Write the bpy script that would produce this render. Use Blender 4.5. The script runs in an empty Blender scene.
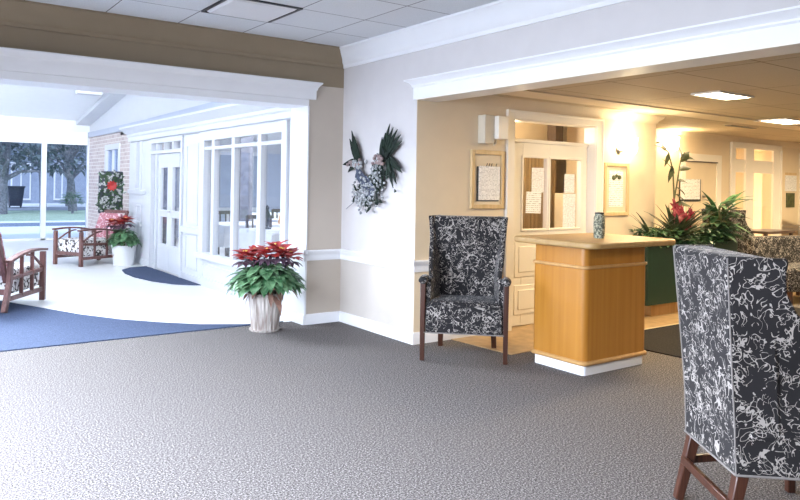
import bpy, math, random
from mathutils import Vector, Matrix, Euler
random.seed(7)
SC = bpy.context.scene
COL = SC.collection
PI = math.pi

# ------------------------------------------------------------------ materials
def new_mat(name):
    m = bpy.data.materials.new(name); m.use_nodes = True
    nt = m.node_tree; b = nt.nodes['Principled BSDF']
    return m, nt, b
def N(nt, t, **k):
    n = nt.nodes.new(t)
    for a, v in k.items():
        if a in n.inputs: n.inputs[a].default_value = v
        else: setattr(n, a, v)
    return n
def L(nt, a, b): nt.links.new(a, b)
def coords(nt, scale=(1,1,1), kind='Object'):
    tc = N(nt, 'ShaderNodeTexCoord'); mp = N(nt, 'ShaderNodeMapping')
    mp.inputs['Scale'].default_value = scale
    L(nt, tc.outputs[kind], mp.inputs['Vector']); return mp.outputs['Vector']
def ramp(nt, fac, stops, interp='LINEAR'):
    r = N(nt, 'ShaderNodeValToRGB'); cr = r.color_ramp; cr.interpolation = interp
    while len(cr.elements) < len(stops): cr.elements.new(.5)
    for e, (p, c) in zip(cr.elements, stops): e.position = p; e.color = (*c, 1)
    L(nt, fac, r.inputs['Fac']); return r.outputs['Color']
def bump(nt, b, h, strength=.2, dist=.01):
    n = N(nt, 'ShaderNodeBump'); n.inputs['Strength'].default_value = strength; n.inputs['Distance'].default_value = dist
    L(nt, h, n.inputs['Height']); L(nt, n.outputs['Normal'], b.inputs['Normal'])
def plain(name, c, rough=.5, metal=0, spec=.5, var=.06, scale=6, bmp=0, bscale=120):
    m, nt, b = new_mat(name); v = coords(nt)
    n = N(nt, 'ShaderNodeTexNoise', Scale=scale, Detail=3.0); L(nt, v, n.inputs['Vector'])
    lo = tuple(x*(1-var) for x in c); hi = tuple(min(1, x*(1+var)) for x in c)
    L(nt, ramp(nt, n.outputs['Fac'], [(.3, lo), (.7, hi)]), b.inputs['Base Color'])
    b.inputs['Roughness'].default_value = rough; b.inputs['Metallic'].default_value = metal
    b.inputs['Specular IOR Level'].default_value = spec
    if bmp:
        n2 = N(nt, 'ShaderNodeTexNoise', Scale=bscale, Detail=2.0); L(nt, v, n2.inputs['Vector']); bump(nt, b, n2.outputs['Fac'], bmp, .004)
    return m
def wood(name, c0, c1, scale=(3, 3, 28), rough=.35):
    m, nt, b = new_mat(name); v = coords(nt, (scale[0], scale[1], 1))
    w = N(nt, 'ShaderNodeTexNoise', Scale=scale[2], Detail=4.0, Distortion=.6)
    mp = N(nt, 'ShaderNodeMapping'); mp.inputs['Scale'].default_value = (1, 1, .06); L(nt, v, mp.inputs['Vector'])
    L(nt, mp.outputs['Vector'], w.inputs['Vector'])
    L(nt, ramp(nt, w.outputs['Fac'], [(.3, c0), (.7, c1)]), b.inputs['Base Color'])
    b.inputs['Roughness'].default_value = rough; return m
def carpet(name, c0, c1, c2, scale=140):
    m, nt, b = new_mat(name); v = coords(nt)
    n = N(nt, 'ShaderNodeTexNoise', Scale=scale, Detail=2.0); L(nt, v, n.inputs['Vector'])
    n2 = N(nt, 'ShaderNodeTexNoise', Scale=scale*.6, Detail=3.0); L(nt, v, n2.inputs['Vector'])
    mx = N(nt, 'ShaderNodeMath', operation='ADD'); L(nt, n.outputs['Fac'], mx.inputs[0]); L(nt, n2.outputs['Fac'], mx.inputs[1])
    hf = N(nt, 'ShaderNodeMath', operation='MULTIPLY'); hf.inputs[1].default_value = .5; L(nt, mx.outputs[0], hf.inputs[0])
    L(nt, ramp(nt, hf.outputs[0], [(.36, c0), (.5, c1), (.64, c2)]), b.inputs['Base Color'])
    b.inputs['Roughness'].default_value = .95; b.inputs['Specular IOR Level'].default_value = .15
    bump(nt, b, n.outputs['Fac'], .10, .004); return m
def scroll_fabric(name, base, line, scale=15, w=.03, spread=.5):
    m, nt, b = new_mat(name); v = coords(nt)
    outs = []
    for k, (s, off) in enumerate(((scale, 0), (scale*1.25, 7.3), (scale*.8, 13.1))):
        mp = N(nt, 'ShaderNodeMapping'); mp.inputs['Location'].default_value = (off, off*.7, off*1.3); L(nt, v, mp.inputs['Vector'])
        n = N(nt, 'ShaderNodeTexNoise', Scale=s, Detail=1.0, Distortion=1.6); L(nt, mp.outputs['Vector'], n.inputs['Vector'])
        d = N(nt, 'ShaderNodeMath', operation='SUBTRACT'); d.inputs[1].default_value = .5; L(nt, n.outputs['Fac'], d.inputs[0])
        a = N(nt, 'ShaderNodeMath', operation='ABSOLUTE'); L(nt, d.outputs[0], a.inputs[0])
        lt = N(nt, 'ShaderNodeMath', operation='LESS_THAN'); lt.inputs[1].default_value = w; L(nt, a.outputs[0], lt.inputs[0])
        mk = N(nt, 'ShaderNodeTexNoise', Scale=s*.9, Detail=1.0)
        mp2 = N(nt, 'ShaderNodeMapping'); mp2.inputs['Location'].default_value = (off+3, 5, off); L(nt, v, mp2.inputs['Vector']); L(nt, mp2.outputs['Vector'], mk.inputs['Vector'])
        g = N(nt, 'ShaderNodeMath', operation='GREATER_THAN'); g.inputs[1].default_value = spread; L(nt, mk.outputs['Fac'], g.inputs[0])
        mu = N(nt, 'ShaderNodeMath', operation='MULTIPLY'); L(nt, lt.outputs[0], mu.inputs[0]); L(nt, g.outputs[0], mu.inputs[1])
        outs.append(mu.outputs[0])
    x = outs[0]
    for o in outs[1:]:
        mm = N(nt, 'ShaderNodeMath', operation='MAXIMUM'); L(nt, x, mm.inputs[0]); L(nt, o, mm.inputs[1]); x = mm.outputs[0]
    L(nt, ramp(nt, x, [(.4, base), (.6, line)]), b.inputs['Base Color'])
    b.inputs['Roughness'].default_value = .8; b.inputs['Specular IOR Level'].default_value = .2
    b.inputs['Sheen Weight'].default_value = .14; b.inputs['Sheen Roughness'].default_value = .4
    wv = N(nt, 'ShaderNodeTexNoise', Scale=400.0, Detail=1.0); L(nt, v, wv.inputs['Vector']); bump(nt, b, wv.outputs['Fac'], .15, .003)
    return m
def blot_fabric(name, base, spots, scale=14, thr=.52):
    m, nt, b = new_mat(name); v = coords(nt)
    n = N(nt, 'ShaderNodeTexNoise', Scale=scale, Detail=1.5, Distortion=1.2); L(nt, v, n.inputs['Vector'])
    L(nt, ramp(nt, n.outputs['Fac'], [(0, base), (thr, base), (thr+.03, spots), (1, spots)]), b.inputs['Base Color'])
    b.inputs['Roughness'].default_value = .85; return m
def glass(name, tint=(1, 1, 1), refl=.08):
    m, nt, b = new_mat(name); nt.nodes.remove(b); o = nt.nodes['Material Output']
    t = N(nt, 'ShaderNodeBsdfTransparent'); t.inputs['Color'].default_value = (*tint, 1)
    g = N(nt, 'ShaderNodeBsdfGlossy'); g.inputs['Roughness'].default_value = .02
    f = N(nt, 'ShaderNodeLayerWeight'); f.inputs['Blend'].default_value = .5
    pw = N(nt, 'ShaderNodeMath', operation='POWER'); pw.inputs[1].default_value = 5.0; L(nt, f.outputs['Facing'], pw.inputs[0])
    mu = N(nt, 'ShaderNodeMath', operation='MULTIPLY_ADD'); mu.inputs[1].default_value = .6; mu.inputs[2].default_value = refl; L(nt, pw.outputs[0], mu.inputs[0])
    mx = N(nt, 'ShaderNodeMixShader'); L(nt, mu.outputs[0], mx.inputs[0]); L(nt, t.outputs[0], mx.inputs[1]); L(nt, g.outputs[0], mx.inputs[2])
    L(nt, mx.outputs[0], o.inputs['Surface']); return m
def emit(name, c, s):
    m, nt, b = new_mat(name); b.inputs['Base Color'].default_value = (.8, .8, .8, 1)
    b.inputs['Emission Color'].default_value = (*c, 1); b.inputs['Emission Strength'].default_value = s; return m
def tiles(name, base, line, size, off, mortar=.006, rough=.8, var=.05, lines_y=True):
    m, nt, b = new_mat(name); v = coords(nt)
    mp = N(nt, 'ShaderNodeMapping'); mp.inputs['Location'].default_value = (off[0], off[1], 0); L(nt, v, mp.inputs['Vector'])
    br = N(nt, 'ShaderNodeTexBrick'); br.offset = 0; br.squash = 1
    br.inputs['Scale'].default_value = 1; br.inputs['Brick Width'].default_value = size[0]; br.inputs['Row Height'].default_value = size[1]
    br.inputs['Mortar Size'].default_value = mortar; br.inputs['Mortar Smooth'].default_value = .2
    br.inputs['Color1'].default_value = (*base, 1); br.inputs['Color2'].default_value = (*[x*(1-var) for x in base], 1); br.inputs['Mortar'].default_value = (*line, 1)
    L(nt, mp.outputs['Vector'], br.inputs['Vector'])
    n = N(nt, 'ShaderNodeTexNoise', Scale=90.0, Detail=3.0); L(nt, v, n.inputs['Vector'])
    mx = N(nt, 'ShaderNodeMix', data_type='RGBA', blend_type='MULTIPLY'); mx.inputs['Factor'].default_value = .25
    L(nt, br.outputs['Color'], mx.inputs['A']); L(nt, n.outputs['Fac'], mx.inputs['B']); L(nt, mx.outputs['Result'], b.inputs['Base Color'])
    b.inputs['Roughness'].default_value = rough; b.inputs['Specular IOR Level'].default_value = .2
    bump(nt, b, n.outputs['Fac'], .15, .004); return m
def brick(name):
    m, nt, b = new_mat(name); v = coords(nt)
    sp = N(nt, 'ShaderNodeSeparateXYZ'); L(nt, v, sp.inputs[0]); cb = N(nt, 'ShaderNodeCombineXYZ')
    L(nt, sp.outputs['Y'], cb.inputs['X']); L(nt, sp.outputs['Z'], cb.inputs['Y'])
    br = N(nt, 'ShaderNodeTexBrick'); br.inputs['Scale'].default_value = 1; br.inputs['Brick Width'].default_value = .23; br.inputs['Row Height'].default_value = .08
    br.inputs['Mortar Size'].default_value = .008
    br.inputs['Color1'].default_value = (.50, .40, .38, 1); br.inputs['Color2'].default_value = (.60, .51, .48, 1); br.inputs['Mortar'].default_value = (.72, .68, .64, 1)
    L(nt, cb.outputs[0], br.inputs['Vector']); L(nt, br.outputs['Color'], b.inputs['Base Color']); b.inputs['Roughness'].default_value = .9
    return m
def paper(name, lines=46.0, axis='Z', ink=(.35, .35, .36), base=(.85, .85, .84)):
    m, nt, b = new_mat(name); v = coords(nt)
    w = N(nt, 'ShaderNodeTexWave'); w.bands_direction = axis; w.inputs['Scale'].default_value = lines; w.inputs['Distortion'].default_value = .0
    L(nt, v, w.inputs['Vector'])
    n = N(nt, 'ShaderNodeTexNoise', Scale=60.0, Detail=2.0); L(nt, v, n.inputs['Vector'])
    mu = N(nt, 'ShaderNodeMath', operation='MULTIPLY'); L(nt, w.outputs['Fac'], mu.inputs[0]); L(nt, n.outputs['Fac'], mu.inputs[1])
    L(nt, ramp(nt, mu.outputs[0], [(.40, base), (.50, ink)]), b.inputs['Base Color']); b.inputs['Roughness'].default_value = .7; return m
def leafmat(name, c0, c1, rough=.45):
    m, nt, b = new_mat(name); v = coords(nt)
    n = N(nt, 'ShaderNodeTexNoise', Scale=14.0, Detail=2.0); L(nt, v, n.inputs['Vector'])
    L(nt, ramp(nt, n.outputs['Fac'], [(.35, c0), (.65, c1)]), b.inputs['Base Color']); b.inputs['Roughness'].default_value = rough; return m

M = dict(
 wallB_up=plain('pale grey paint', (.59, .56, .55), .7, var=.02, bmp=.05),
 wallB_lo=plain('warm grey paint', (.54, .49, .44), .7, var=.02, bmp=.05),
 wallA=plain('shade darkened tan', (.29, .225, .15), .75, var=.03, bmp=.05),  # shade of the backlit header is mixed into this base colour
 wallA_up=plain('lightly shaded tan', (.52, .45, .375), .7, var=.02, bmp=.05),  # same wall where more light falls, lightened in the colour
 trim=plain('white trim paint', (.80, .80, .81), .35, var=.01),
 cool=plain('sunroom white paint', (.63, .645, .68), .5, var=.01),
 shadegrey=plain('shade and wall grey', (.42, .46, .56), .5, var=.02),  # shade of the eaves fascia as a colour; also the dining end wall
 cream=plain('cream paint', (.72, .60, .43), .7, var=.02),
 creamtrim=plain('ivory trim paint', (.82, .77, .68), .4, var=.01),
 lobbyceil=tiles('lobby ceiling tile', (.64, .525, .36), (.25, .18, .10), (1.22, .61), (.3, .2), .006),
 hallceil=tiles('hall ceiling tile', (.80, .82, .84), (.16, .15, .16), (.6, .6), (1.77, 1.30-.02), .005),
 sunceil=plain('white ceiling paint', (.86, .88, .90), .8, var=.01),
 carpet=carpet('grey flecked carpet', (.020, .017, .016), (.108, .096, .092), (.36, .335, .32), 165),
 blue=carpet('blue carpet', (.032, .045, .085), (.050, .069, .122), (.078, .104, .172), 140),
 darkmat=carpet('charcoal mat pile', (.012, .011, .011), (.022, .02, .02), (.04, .036, .034), 150),
 sunfloor=plain('white vinyl floor', (.82, .82, .81), .35, var=.03, scale=2),
 vinyl=plain('tan vinyl floor', (.42, .28, .14), .4, var=.2, scale=9),
 strip=plain('pale threshold strip', (.62, .50, .34), .4),
 glass=glass('window glass', (.97, .98, 1), .05),
 tinted=glass('tinted window glass', (.76, .82, .93), .02),
 wing=scroll_fabric('dark scroll upholstery', (.018, .0162, .017), (.36, .325, .295), 15.5, .0185, .50),
 wingline=plain('welt cord', (.20, .18, .165), .7),
 mahog=wood('mahogany', (.035, .012, .007), (.085, .030, .016), rough=.3),
 oak=wood('honey oak', (.38, .150, .018), (.46, .205, .034), (2, 2, 9), .3),
 oaktop=wood('pale oak', (.36, .215, .075), (.43, .27, .105), (2, 2, 9), .42),
 oakedge=wood('oak edge', (.46, .25, .085), (.56, .32, .12), (2, 2, 9), .3),
 frameoak=wood('light frame oak', (.58, .41, .20), (.68, .50, .27), (2, 2, 14), .4),
 redwood=wood('red brown wood', (.10, .040, .034), (.21, .095, .085), rough=.35),
 leafcush=blot_fabric('leaf print fabric', (.78, .77, .76), (.055, .045, .045), 16, .53),
 pinkcush=blot_fabric('rose print fabric', (.42, .16, .19), (.66, .50, .52), 22, .56),
 basket=None,
 soil=plain('soil', (.05, .035, .025), .95, bmp=.5, bscale=60),
 green=leafmat('poinsettia leaf', (.035, .12, .045), (.17, .32, .16)),
 red=leafmat('poinsettia bract', (.30, .012, .012), (.47, .030, .024), .5),
 brown=leafmat('withered leaf', (.20, .10, .07), (.34, .20, .15), .7),
 plum=leafmat('dark leaf', (.06, .03, .05), (.11, .06, .09), .6),
 yellow=plain('flower centre', (.75, .55, .12), .5),
 deepgreen=leafmat('deep green leaf', (.010, .035, .014), (.035, .080, .030), .4),
 ivy=leafmat('ivy leaf', (.016, .060, .022), (.06, .15, .055), .45),
 olive=leafmat('olive leaf', (.035, .048, .018), (.10, .115, .045), .45),
 rosy=leafmat('bromeliad bract', (.20, .008, .025), (.34, .03, .06), .5),
 stem=plain('green brown stem', (.10, .10, .04), .6),
 ivory=plain('ivory dried flower', (.36, .37, .37), .8, var=.6, scale=60),
 bluegrey=plain('blue grey ribbon', (.06, .072, .11), .7, var=.4, scale=50),
 feather=leafmat('dark green feather', (.002, .007, .004), (.009, .024, .012), .9),
 planter=plain('dark green planter paint', (.006, .030, .016), .5, var=.1),
 greybox=plain('pale grey beige plastic', (.60, .54, .43), .5),
 steel=plain('brushed nickel', (.55, .53, .50), .3, 1.0),
 black=plain('black plastic', (.02, .02, .022), .5),
 paper=paper('printed paper', 26.0), paper2=paper('printed notice', 15.0),
 pinboard=plain('cream notice board', (.72, .62, .46), .8),
 lamp=emit('lit ceiling panel', (1, .86, .62), 14),
 sconce=emit('lit lamp glass', (1, .80, .48), 55),
 vase=blot_fabric('mottled green ceramic', (.10, .11, .08), (.42, .42, .30), 60, .5),
 brick=brick('painted brick'),
 wreathdark=plain('dark wreath backing', (.05, .055, .075), .8),
 lawn=plain('lawn', (.36, .46, .34), .9, var=.15, scale=3),
 paving=plain('pale paving', (.78, .79, .80), .8, var=.04, scale=2),
 asphalt=plain('grey path', (.26, .29, .34), .9, var=.1, scale=2),
 kerb=plain('kerb stone', (.18, .22, .30), .9),
 house=plain('blue grey siding', (.30, .34, .42), .8, var=.1, scale=3),
 roof=plain('grey shingle roof', (.12, .14, .18), .9, var=.15, scale=8),
 bark=plain('grey bark', (.22, .22, .24), .9, var=.4, scale=14),
 crown=leafmat('grey green foliage', (.06, .085, .09), (.19, .24, .25), .7),
 bin=plain('dark plastic bin', (.03, .04, .06), .5),
 cloth=plain('white tablecloth', (.80, .81, .84), .7),
 curtain=plain('grey curtain', (.20, .20, .25), .8, var=.3, scale=8),
 darkwood=wood('dark chair wood', (.05, .03, .025), (.10, .065, .05)),
 slat=wood('brown blind slats', (.24, .16, .08), (.42, .31, .17), (16, 16, 6), .6),
 orange=plain('amber glass', (.80, .38, .10), .4),
 bronze=plain('dark bronze', (.05, .05, .055), .35, .6),
)
def ribbed():
    m, nt, b = new_mat('whitewashed wood'); v = coords(nt, (1, 1, .08))
    n = N(nt, 'ShaderNodeTexNoise', Scale=40.0, Detail=3.0); L(nt, v, n.inputs['Vector'])
    L(nt, ramp(nt, n.outputs['Fac'], [(.35, (.24, .19, .165)), (.62, (.56, .52, .48))]), b.inputs['Base Color'])
    b.inputs['Roughness'].default_value = .8; return m
M['basket'] = ribbed()

# ------------------------------------------------------------------ mesh builder
class MB:
    def __init__(s): s.v = []; s.f = []; s.nb = 0
    def add(s, vs, fs):
        o = len(s.v); s.v += [tuple(p) for p in vs]; s.f += [tuple(i+o for i in f) for f in fs]; return s
    def box(s, x0, x1, y0, y1, z0, z1, mat=None):
        e = (s.nb % 7)*.0004; s.nb += 1   # joined boxes never share a face plane
        x0, y0, z0, x1, y1, z1 = x0-e, y0-e, z0-e, x1+e, y1+e, z1+e
        vs = [Vector((x, y, z)) for z in (z0, z1) for y in (y0, y1) for x in (x0, x1)]
        if mat: vs = [mat @ p for p in vs]
        return s.add(vs, [(0, 2, 3, 1), (4, 5, 7, 6), (0, 1, 5, 4), (2, 6, 7, 3), (0, 4, 6, 2), (1, 3, 7, 5)])
    def bar(s, a, b, w, h, up=(0, 0, 1), w2=None, h2=None):
        a = Vector(a); b = Vector(b); d = (b-a).normalized(); u = Vector(up)
        x = d.cross(u)
        if x.length < 1e-4: x = d.cross(Vector((1, 0, 0)))
        x.normalize(); u = x.cross(d); w2 = w if w2 is None else w2; h2 = h if h2 is None else h2
        vs = [a-x*w/2-u*h/2, a+x*w/2-u*h/2, a+x*w/2+u*h/2, a-x*w/2+u*h/2, b-x*w2/2-u*h2/2, b+x*w2/2-u*h2/2, b+x*w2/2+u*h2/2, b-x*w2/2+u*h2/2]
        return s.add(vs, [(3, 2, 1, 0), (4, 5, 6, 7), (0, 1, 5, 4), (1, 2, 6, 5), (2, 3, 7, 6), (3, 0, 4, 7)])
    def tube(s, pts, r, n=8):
        pts = [Vector(p) for p in pts]; rs = r if isinstance(r, (list, tuple)) else [r]*len(pts); vs = []; fs = []
        for i, p in enumerate(pts):
            d = (pts[min(i+1, len(pts)-1)]-pts[max(i-1, 0)]).normalized()
            x = d.cross(Vector((.13, .31, .94))); x = x if x.length > .05 else d.cross(Vector((1, 0, 0))); x.normalize(); y = d.cross(x)
            vs += [p+(x*math.cos(2*PI*k/n)+y*math.sin(2*PI*k/n))*rs[i] for k in range(n)]
        for i in range(len(pts)-1):
            for k in range(n): fs.append((i*n+k, i*n+(k+1) % n, (i+1)*n+(k+1) % n, (i+1)*n+k))
        fs += [tuple(range(n-1, -1, -1)), tuple(range((len(pts)-1)*n, len(pts)*n))]
        return s.add(vs, fs)
    def lathe(s, prof, c=(0, 0, 0), n=32, ribs=0, amp=0):
        vs = []; fs = []; c = Vector(c)
        for r, z in prof:
            for k in range(n):
                a = 2*PI*k/n; q = r*(1+(amp*math.cos(ribs*a) if ribs else 0)); vs.append(c+Vector((q*math.cos(a), q*math.sin(a), z)))
        for i in range(len(prof)-1):
            for k in range(n): fs.append((i*n+k, i*n+(k+1) % n, (i+1)*n+(k+1) % n, (i+1)*n+k))
        fs += [tuple(range(n-1, -1, -1)), tuple(range((len(prof)-1)*n, len(prof)*n))]
        return s.add(vs, fs)
    def prism(s, poly, z0, z1):
        n = len(poly); vs = [(x, y, z0) for x, y in poly]+[(x, y, z1) for x, y in poly]
        return s.add(vs, [tuple(range(n-1, -1, -1)), tuple(range(n, 2*n))]+[(i, (i+1) % n, (i+1) % n+n, i+n) for i in range(n)])
    def extrude(s, prof, a, b, out, up=(0, 0, 1), m0=0, m1=0):
        """profile (out, up) swept from a to b; m0/m1 shift the ends along the run per unit of 'out' (mitres)"""
        a = Vector(a); b = Vector(b); o = Vector(out); u = Vector(up); d = (b-a).normalized(); n = len(prof)
        vs = [a+o*p+u*q+d*m0*p for p, q in prof]+[b+o*p+u*q+d*m1*p for p, q in prof]
        return s.add(vs, [tuple(range(n)), tuple(range(2*n-1, n-1, -1))]+[(i, i+n, (i+1) % n+n, (i+1) % n) for i in range(n)])
    def loft(s, rings):
        n = len(rings[0]); vs = [p for r in rings for p in r]; fs = []
        for i in range(len(rings)-1):
            for k in range(n): fs.append((i*n+k, i*n+(k+1) % n, (i+1)*n+(k+1) % n, (i+1)*n+k))
        fs += [tuple(range(n-1, -1, -1)), tuple(range((len(rings)-1)*n, len(rings)*n))]
        return s.add(vs, fs)
    def leaf(s, base, d, length, width, droop=.3, up=(0, 0, 1), seg=4, fold=.25, tip=1.0, thick=.0025):
        base = Vector(base); d = Vector(d).normalized(); u = Vector(up); x = d.cross(u)
        if x.length < .05: x = d.cross(Vector((1, .2, 0)))
        x.normalize(); u = x.cross(d); vs = []; fs = []
        for i in range(seg+1):
            t = i/seg; c = base+d*length*t-u*droop*length*t*t*1.0
            w = width*.5*(math.sin(PI*min(1, t**.75*tip)) if i < seg else .0)+.0015
            vs += [c-x*w+u*w*fold, c, c+x*w+u*w*fold]
        n = len(vs); vs += [p-u*thick for p in vs]
        for i in range(seg):
            a = i*3
            for k in (0, 1):
                fs.append((a+k, a+k+1, a+k+4, a+k+3)); fs.append((n+a+k, n+a+k+3, n+a+k+4, n+a+k+1))
            fs.append((a, a+3, n+a+3, n+a)); fs.append((a+2, n+a+2, n+a+5, a+5))
        return s.add(vs, fs)
    def blob(s, c, r, n=6, m=5):
        c = Vector(c); vs = []; fs = []
        for i in range(1, m):
            th = PI*i/m
            for k in range(n): vs.append(c+Vector((math.sin(th)*math.cos(2*PI*k/n), math.sin(th)*math.sin(2*PI*k/n), math.cos(th)))*r)
        vs += [c+Vector((0, 0, r)), c-Vector((0, 0, r))]; t = len(vs)-2
        for i in range(m-2):
            for k in range(n): fs.append((i*n+k, (i+1)*n+k, (i+1)*n+(k+1) % n, i*n+(k+1) % n))
        for k in range(n): fs.append((t, k, (k+1) % n)); fs.append((t+1, (m-2)*n+(k+1) % n, (m-2)*n+k))
        return s.add(vs, fs)
    def squash(s, y0, y1, k=.35):
        s.v = [(x, (y0+(y-y0)*k*(1 if y-y0 < .3 else .3/(y-y0))) if y > y0 else y, z) for x, y, z in s.v]; s.v = [(x, min(y, y1), z) for x, y, z in s.v]; return s
    def build(s, name, mat, parent=None, bevel=0, smooth=40, seg=2, sub=0):
        me = bpy.data.meshes.new(name); me.from_pydata(s.v, [], s.f); me.update()
        mats = mat if isinstance(mat, list) else [mat]
        for m in mats: me.materials.append(m)
        o = bpy.data.objects.new(name, me); COL.objects.link(o)
        if smooth:
            me.polygons.foreach_set('use_smooth', [True]*len(me.polygons)); me.set_sharp_from_angle(angle=math.radians(smooth))
        if bevel:
            b = o.modifiers.new('bevel', 'BEVEL'); b.width = bevel; b.segments = seg; b.limit_method = 'ANGLE'; b.angle_limit = math.radians(50)
        if sub:
            q = o.modifiers.new('sub', 'SUBSURF'); q.levels = sub; q.render_levels = sub
        if parent: o.parent = parent
        return o
def tag(o, label=None, cat=None, group=None, kind=None):
    if label: o['label'] = label
    if cat: o['category'] = cat
    if group: o['group'] = group
    if kind: o['kind'] = kind
    return o
def thing(name, label, cat, loc=(0, 0, 0), rz=0, group=None):
    o = bpy.data.objects.new(name, None); COL.objects.link(o); o.location = loc; o.rotation_euler = (0, 0, rz); o.empty_display_size = .1
    return tag(o, label, cat, group)
def struct(name, mb, mat, label, cat, parent=None, **k):
    o = mb.build(name, mat, parent, **k)
    return tag(o, label, cat, kind='structure') if not parent else o
def sthing(name, label, cat, loc=(0, 0, 0)): return tag(thing(name, label, cat, loc), kind='structure')
def copy_tree(o, parent=None):
    c = o.copy(); COL.objects.link(c)
    if parent: c.parent = parent
    for ch in list(o.children): copy_tree(ch, c)
    return c
def B(*a): return MB().box(*a)

# ------------------------------------------------------------------ room dimensions (metres; corner of wall A and wall B is the origin)
HC = 2.79     # hall ceiling
LC = 2.27     # lobby ceiling
Lb = -1.27    # end of wall B
HB = 2.172    # underside of lobby header
XD = -.30     # sunroom side wall
YS = .35      # sunroom starts

# floors
struct('floor_hall', B(-7, 12, -10, .24, -.12, 0), M['carpet'], 'grey flecked hall carpet', 'floor')
struct('floor_sunroom', B(-7, 6.2, .24, 12, -.12, 0), M['sunfloor'], 'bright white sunroom floor', 'floor')
struct('floor_lobby', MB().prism([(.42, -1.26), (.47, -2.02), (2.4, -1.93), (11.9, -1.93), (11.9, -.2), (3.5, -.2), (3.5, .2), (.42, .2)], 0, .004), M['vinyl'], 'tan vinyl floor strip in the lobby', 'floor', smooth=0)
tag(MB().prism([(2.0, -1.965), (2.0, -1.93), (11.9, -1.93), (11.9, -1.965)], 0, .008).build('threshold_strip', M['strip'], smooth=0), 'pale threshold strip along edge of lobby vinyl floor', 'floor trim', kind='structure')
tag(MB().prism([(1.57, -1.97), (5.2, -1.97), (5.2, -3.1), (1.64, -3.1)], .0, .010).build('floor_mat', M['darkmat']), 'charcoal floor mat between podium and green planter', 'mat')

# wall A (with the wide sunroom opening) --------------------------------------------------
struct('wall_sunroom_header', MB().box(-7, -.4, 0, YS, 2.20, 2.40).box(-7, 0, 0, YS, 2.40, HC), M['wallA'], 'tan wall above the sunroom opening, darkened by painted shade', 'wall')
struct('wall_corner', B(-.4, 0, 0, YS, .73, 2.399), M['wallA_up'], 'narrow tan wall with lighter painted shade between sunroom opening and corner', 'wall')
struct('wall_corner_lower', B(-.4, 0, 0, YS, 0, .73), M['wallA_up'], 'tan wall with lighter painted shade below the chair rail beside the corner', 'wall')
struct('trim_jamb', B(-.415, -.398, -.012, YS+.01, 0, 2.185), M['trim'], 'white jamb lining of the sunroom opening', 'trim')
struct('trim_soffit', B(-7, -.4, -.005, YS+.005, 2.185, 2.249), M['trim'], 'white soffit lining of the sunroom opening', 'trim')
hdr = [(0, 0), (.028, 0), (.028, .085), (.040, .10), (.040, .112), (.060, .135), (.085, .155), (.085, .168), (0, .168)]
struct('trim_1', MB().extrude(hdr, (-7, 0, 2.25), (-.352, 0, 2.25), (0, -1, 0), m1=.75), M['trim'], 'moulded white header trim over the sunroom opening', 'trim')
# crown, chair rail, baseboard profiles
crown = [(0, 0), (.018, 0), (.022, .03), (.05, .05), (.06, .085), (.105, .135), (.125, .165), (.14, .17), (.14, .19), (0, .19)]
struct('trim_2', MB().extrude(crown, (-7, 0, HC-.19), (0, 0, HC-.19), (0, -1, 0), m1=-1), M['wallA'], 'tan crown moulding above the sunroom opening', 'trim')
struct('trim_3', MB().extrude(crown, (0, 0, HC-.19), (0, -10, HC-.19), (-1, 0, 0), m0=1), M['trim'], 'white crown moulding along the pale wall', 'trim')
rail = [(0, 0), (.012, 0), (.016, .03), (.012, .045), (.018, .06), (.03, .075), (.036, .095), (.03, .105), (0, .105)]
base = [(0, 0), (.016, 0), (.016, .085), (.010, .10), (0, .105)]
RZ = .64
struct('trim_4', MB().extrude(rail, (-.4, 0, RZ), (0, 0, RZ), (0, -1, 0), m1=-1), M['trim'], 'white chair rail right of the sunroom opening', 'trim')
struct('trim_5', MB().extrude(rail, (0, 0, RZ), (0, Lb, RZ), (-1, 0, 0), m0=1, m1=1), M['trim'], 'white chair rail below the wall swag', 'trim')
struct('trim_6', MB().extrude(rail, (0, Lb, RZ), (.56, Lb, RZ), (0, -1, 0), m0=-1), M['trim'], 'white chair rail behind the wing chair', 'trim')
struct('trim_jamb_rail', MB().extrude(rail, (-.414, 0, RZ), (-.414, YS, RZ), (-1, 0, 0), m0=-1), M['trim'], 'white chair rail returning on the jamb', 'trim')
struct('baseboard_corner', MB().extrude(base, (-.4, 0, 0), (0, 0, 0), (0, -1, 0), m1=-1), M['trim'], 'white baseboard right of the poinsettia', 'baseboard')
struct('baseboard_pale', MB().extrude(base, (0, 0, 0), (0, Lb, 0), (-1, 0, 0), m0=1, m1=1), M['trim'], 'white baseboard under the wall swag', 'baseboard')
struct('baseboard_lobby', MB().extrude(base, (0, Lb, 0), (1.083, Lb, 0), (0, -1, 0), m0=-1), M['trim'], 'white baseboard behind the wing chair', 'baseboard')
struct('baseboard_jamb', MB().extrude(base, (-.414, 0, 0), (-.414, YS, 0), (-1, 0, 0), m0=-1), M['trim'], 'white baseboard on the opening jamb', 'baseboard')

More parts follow.
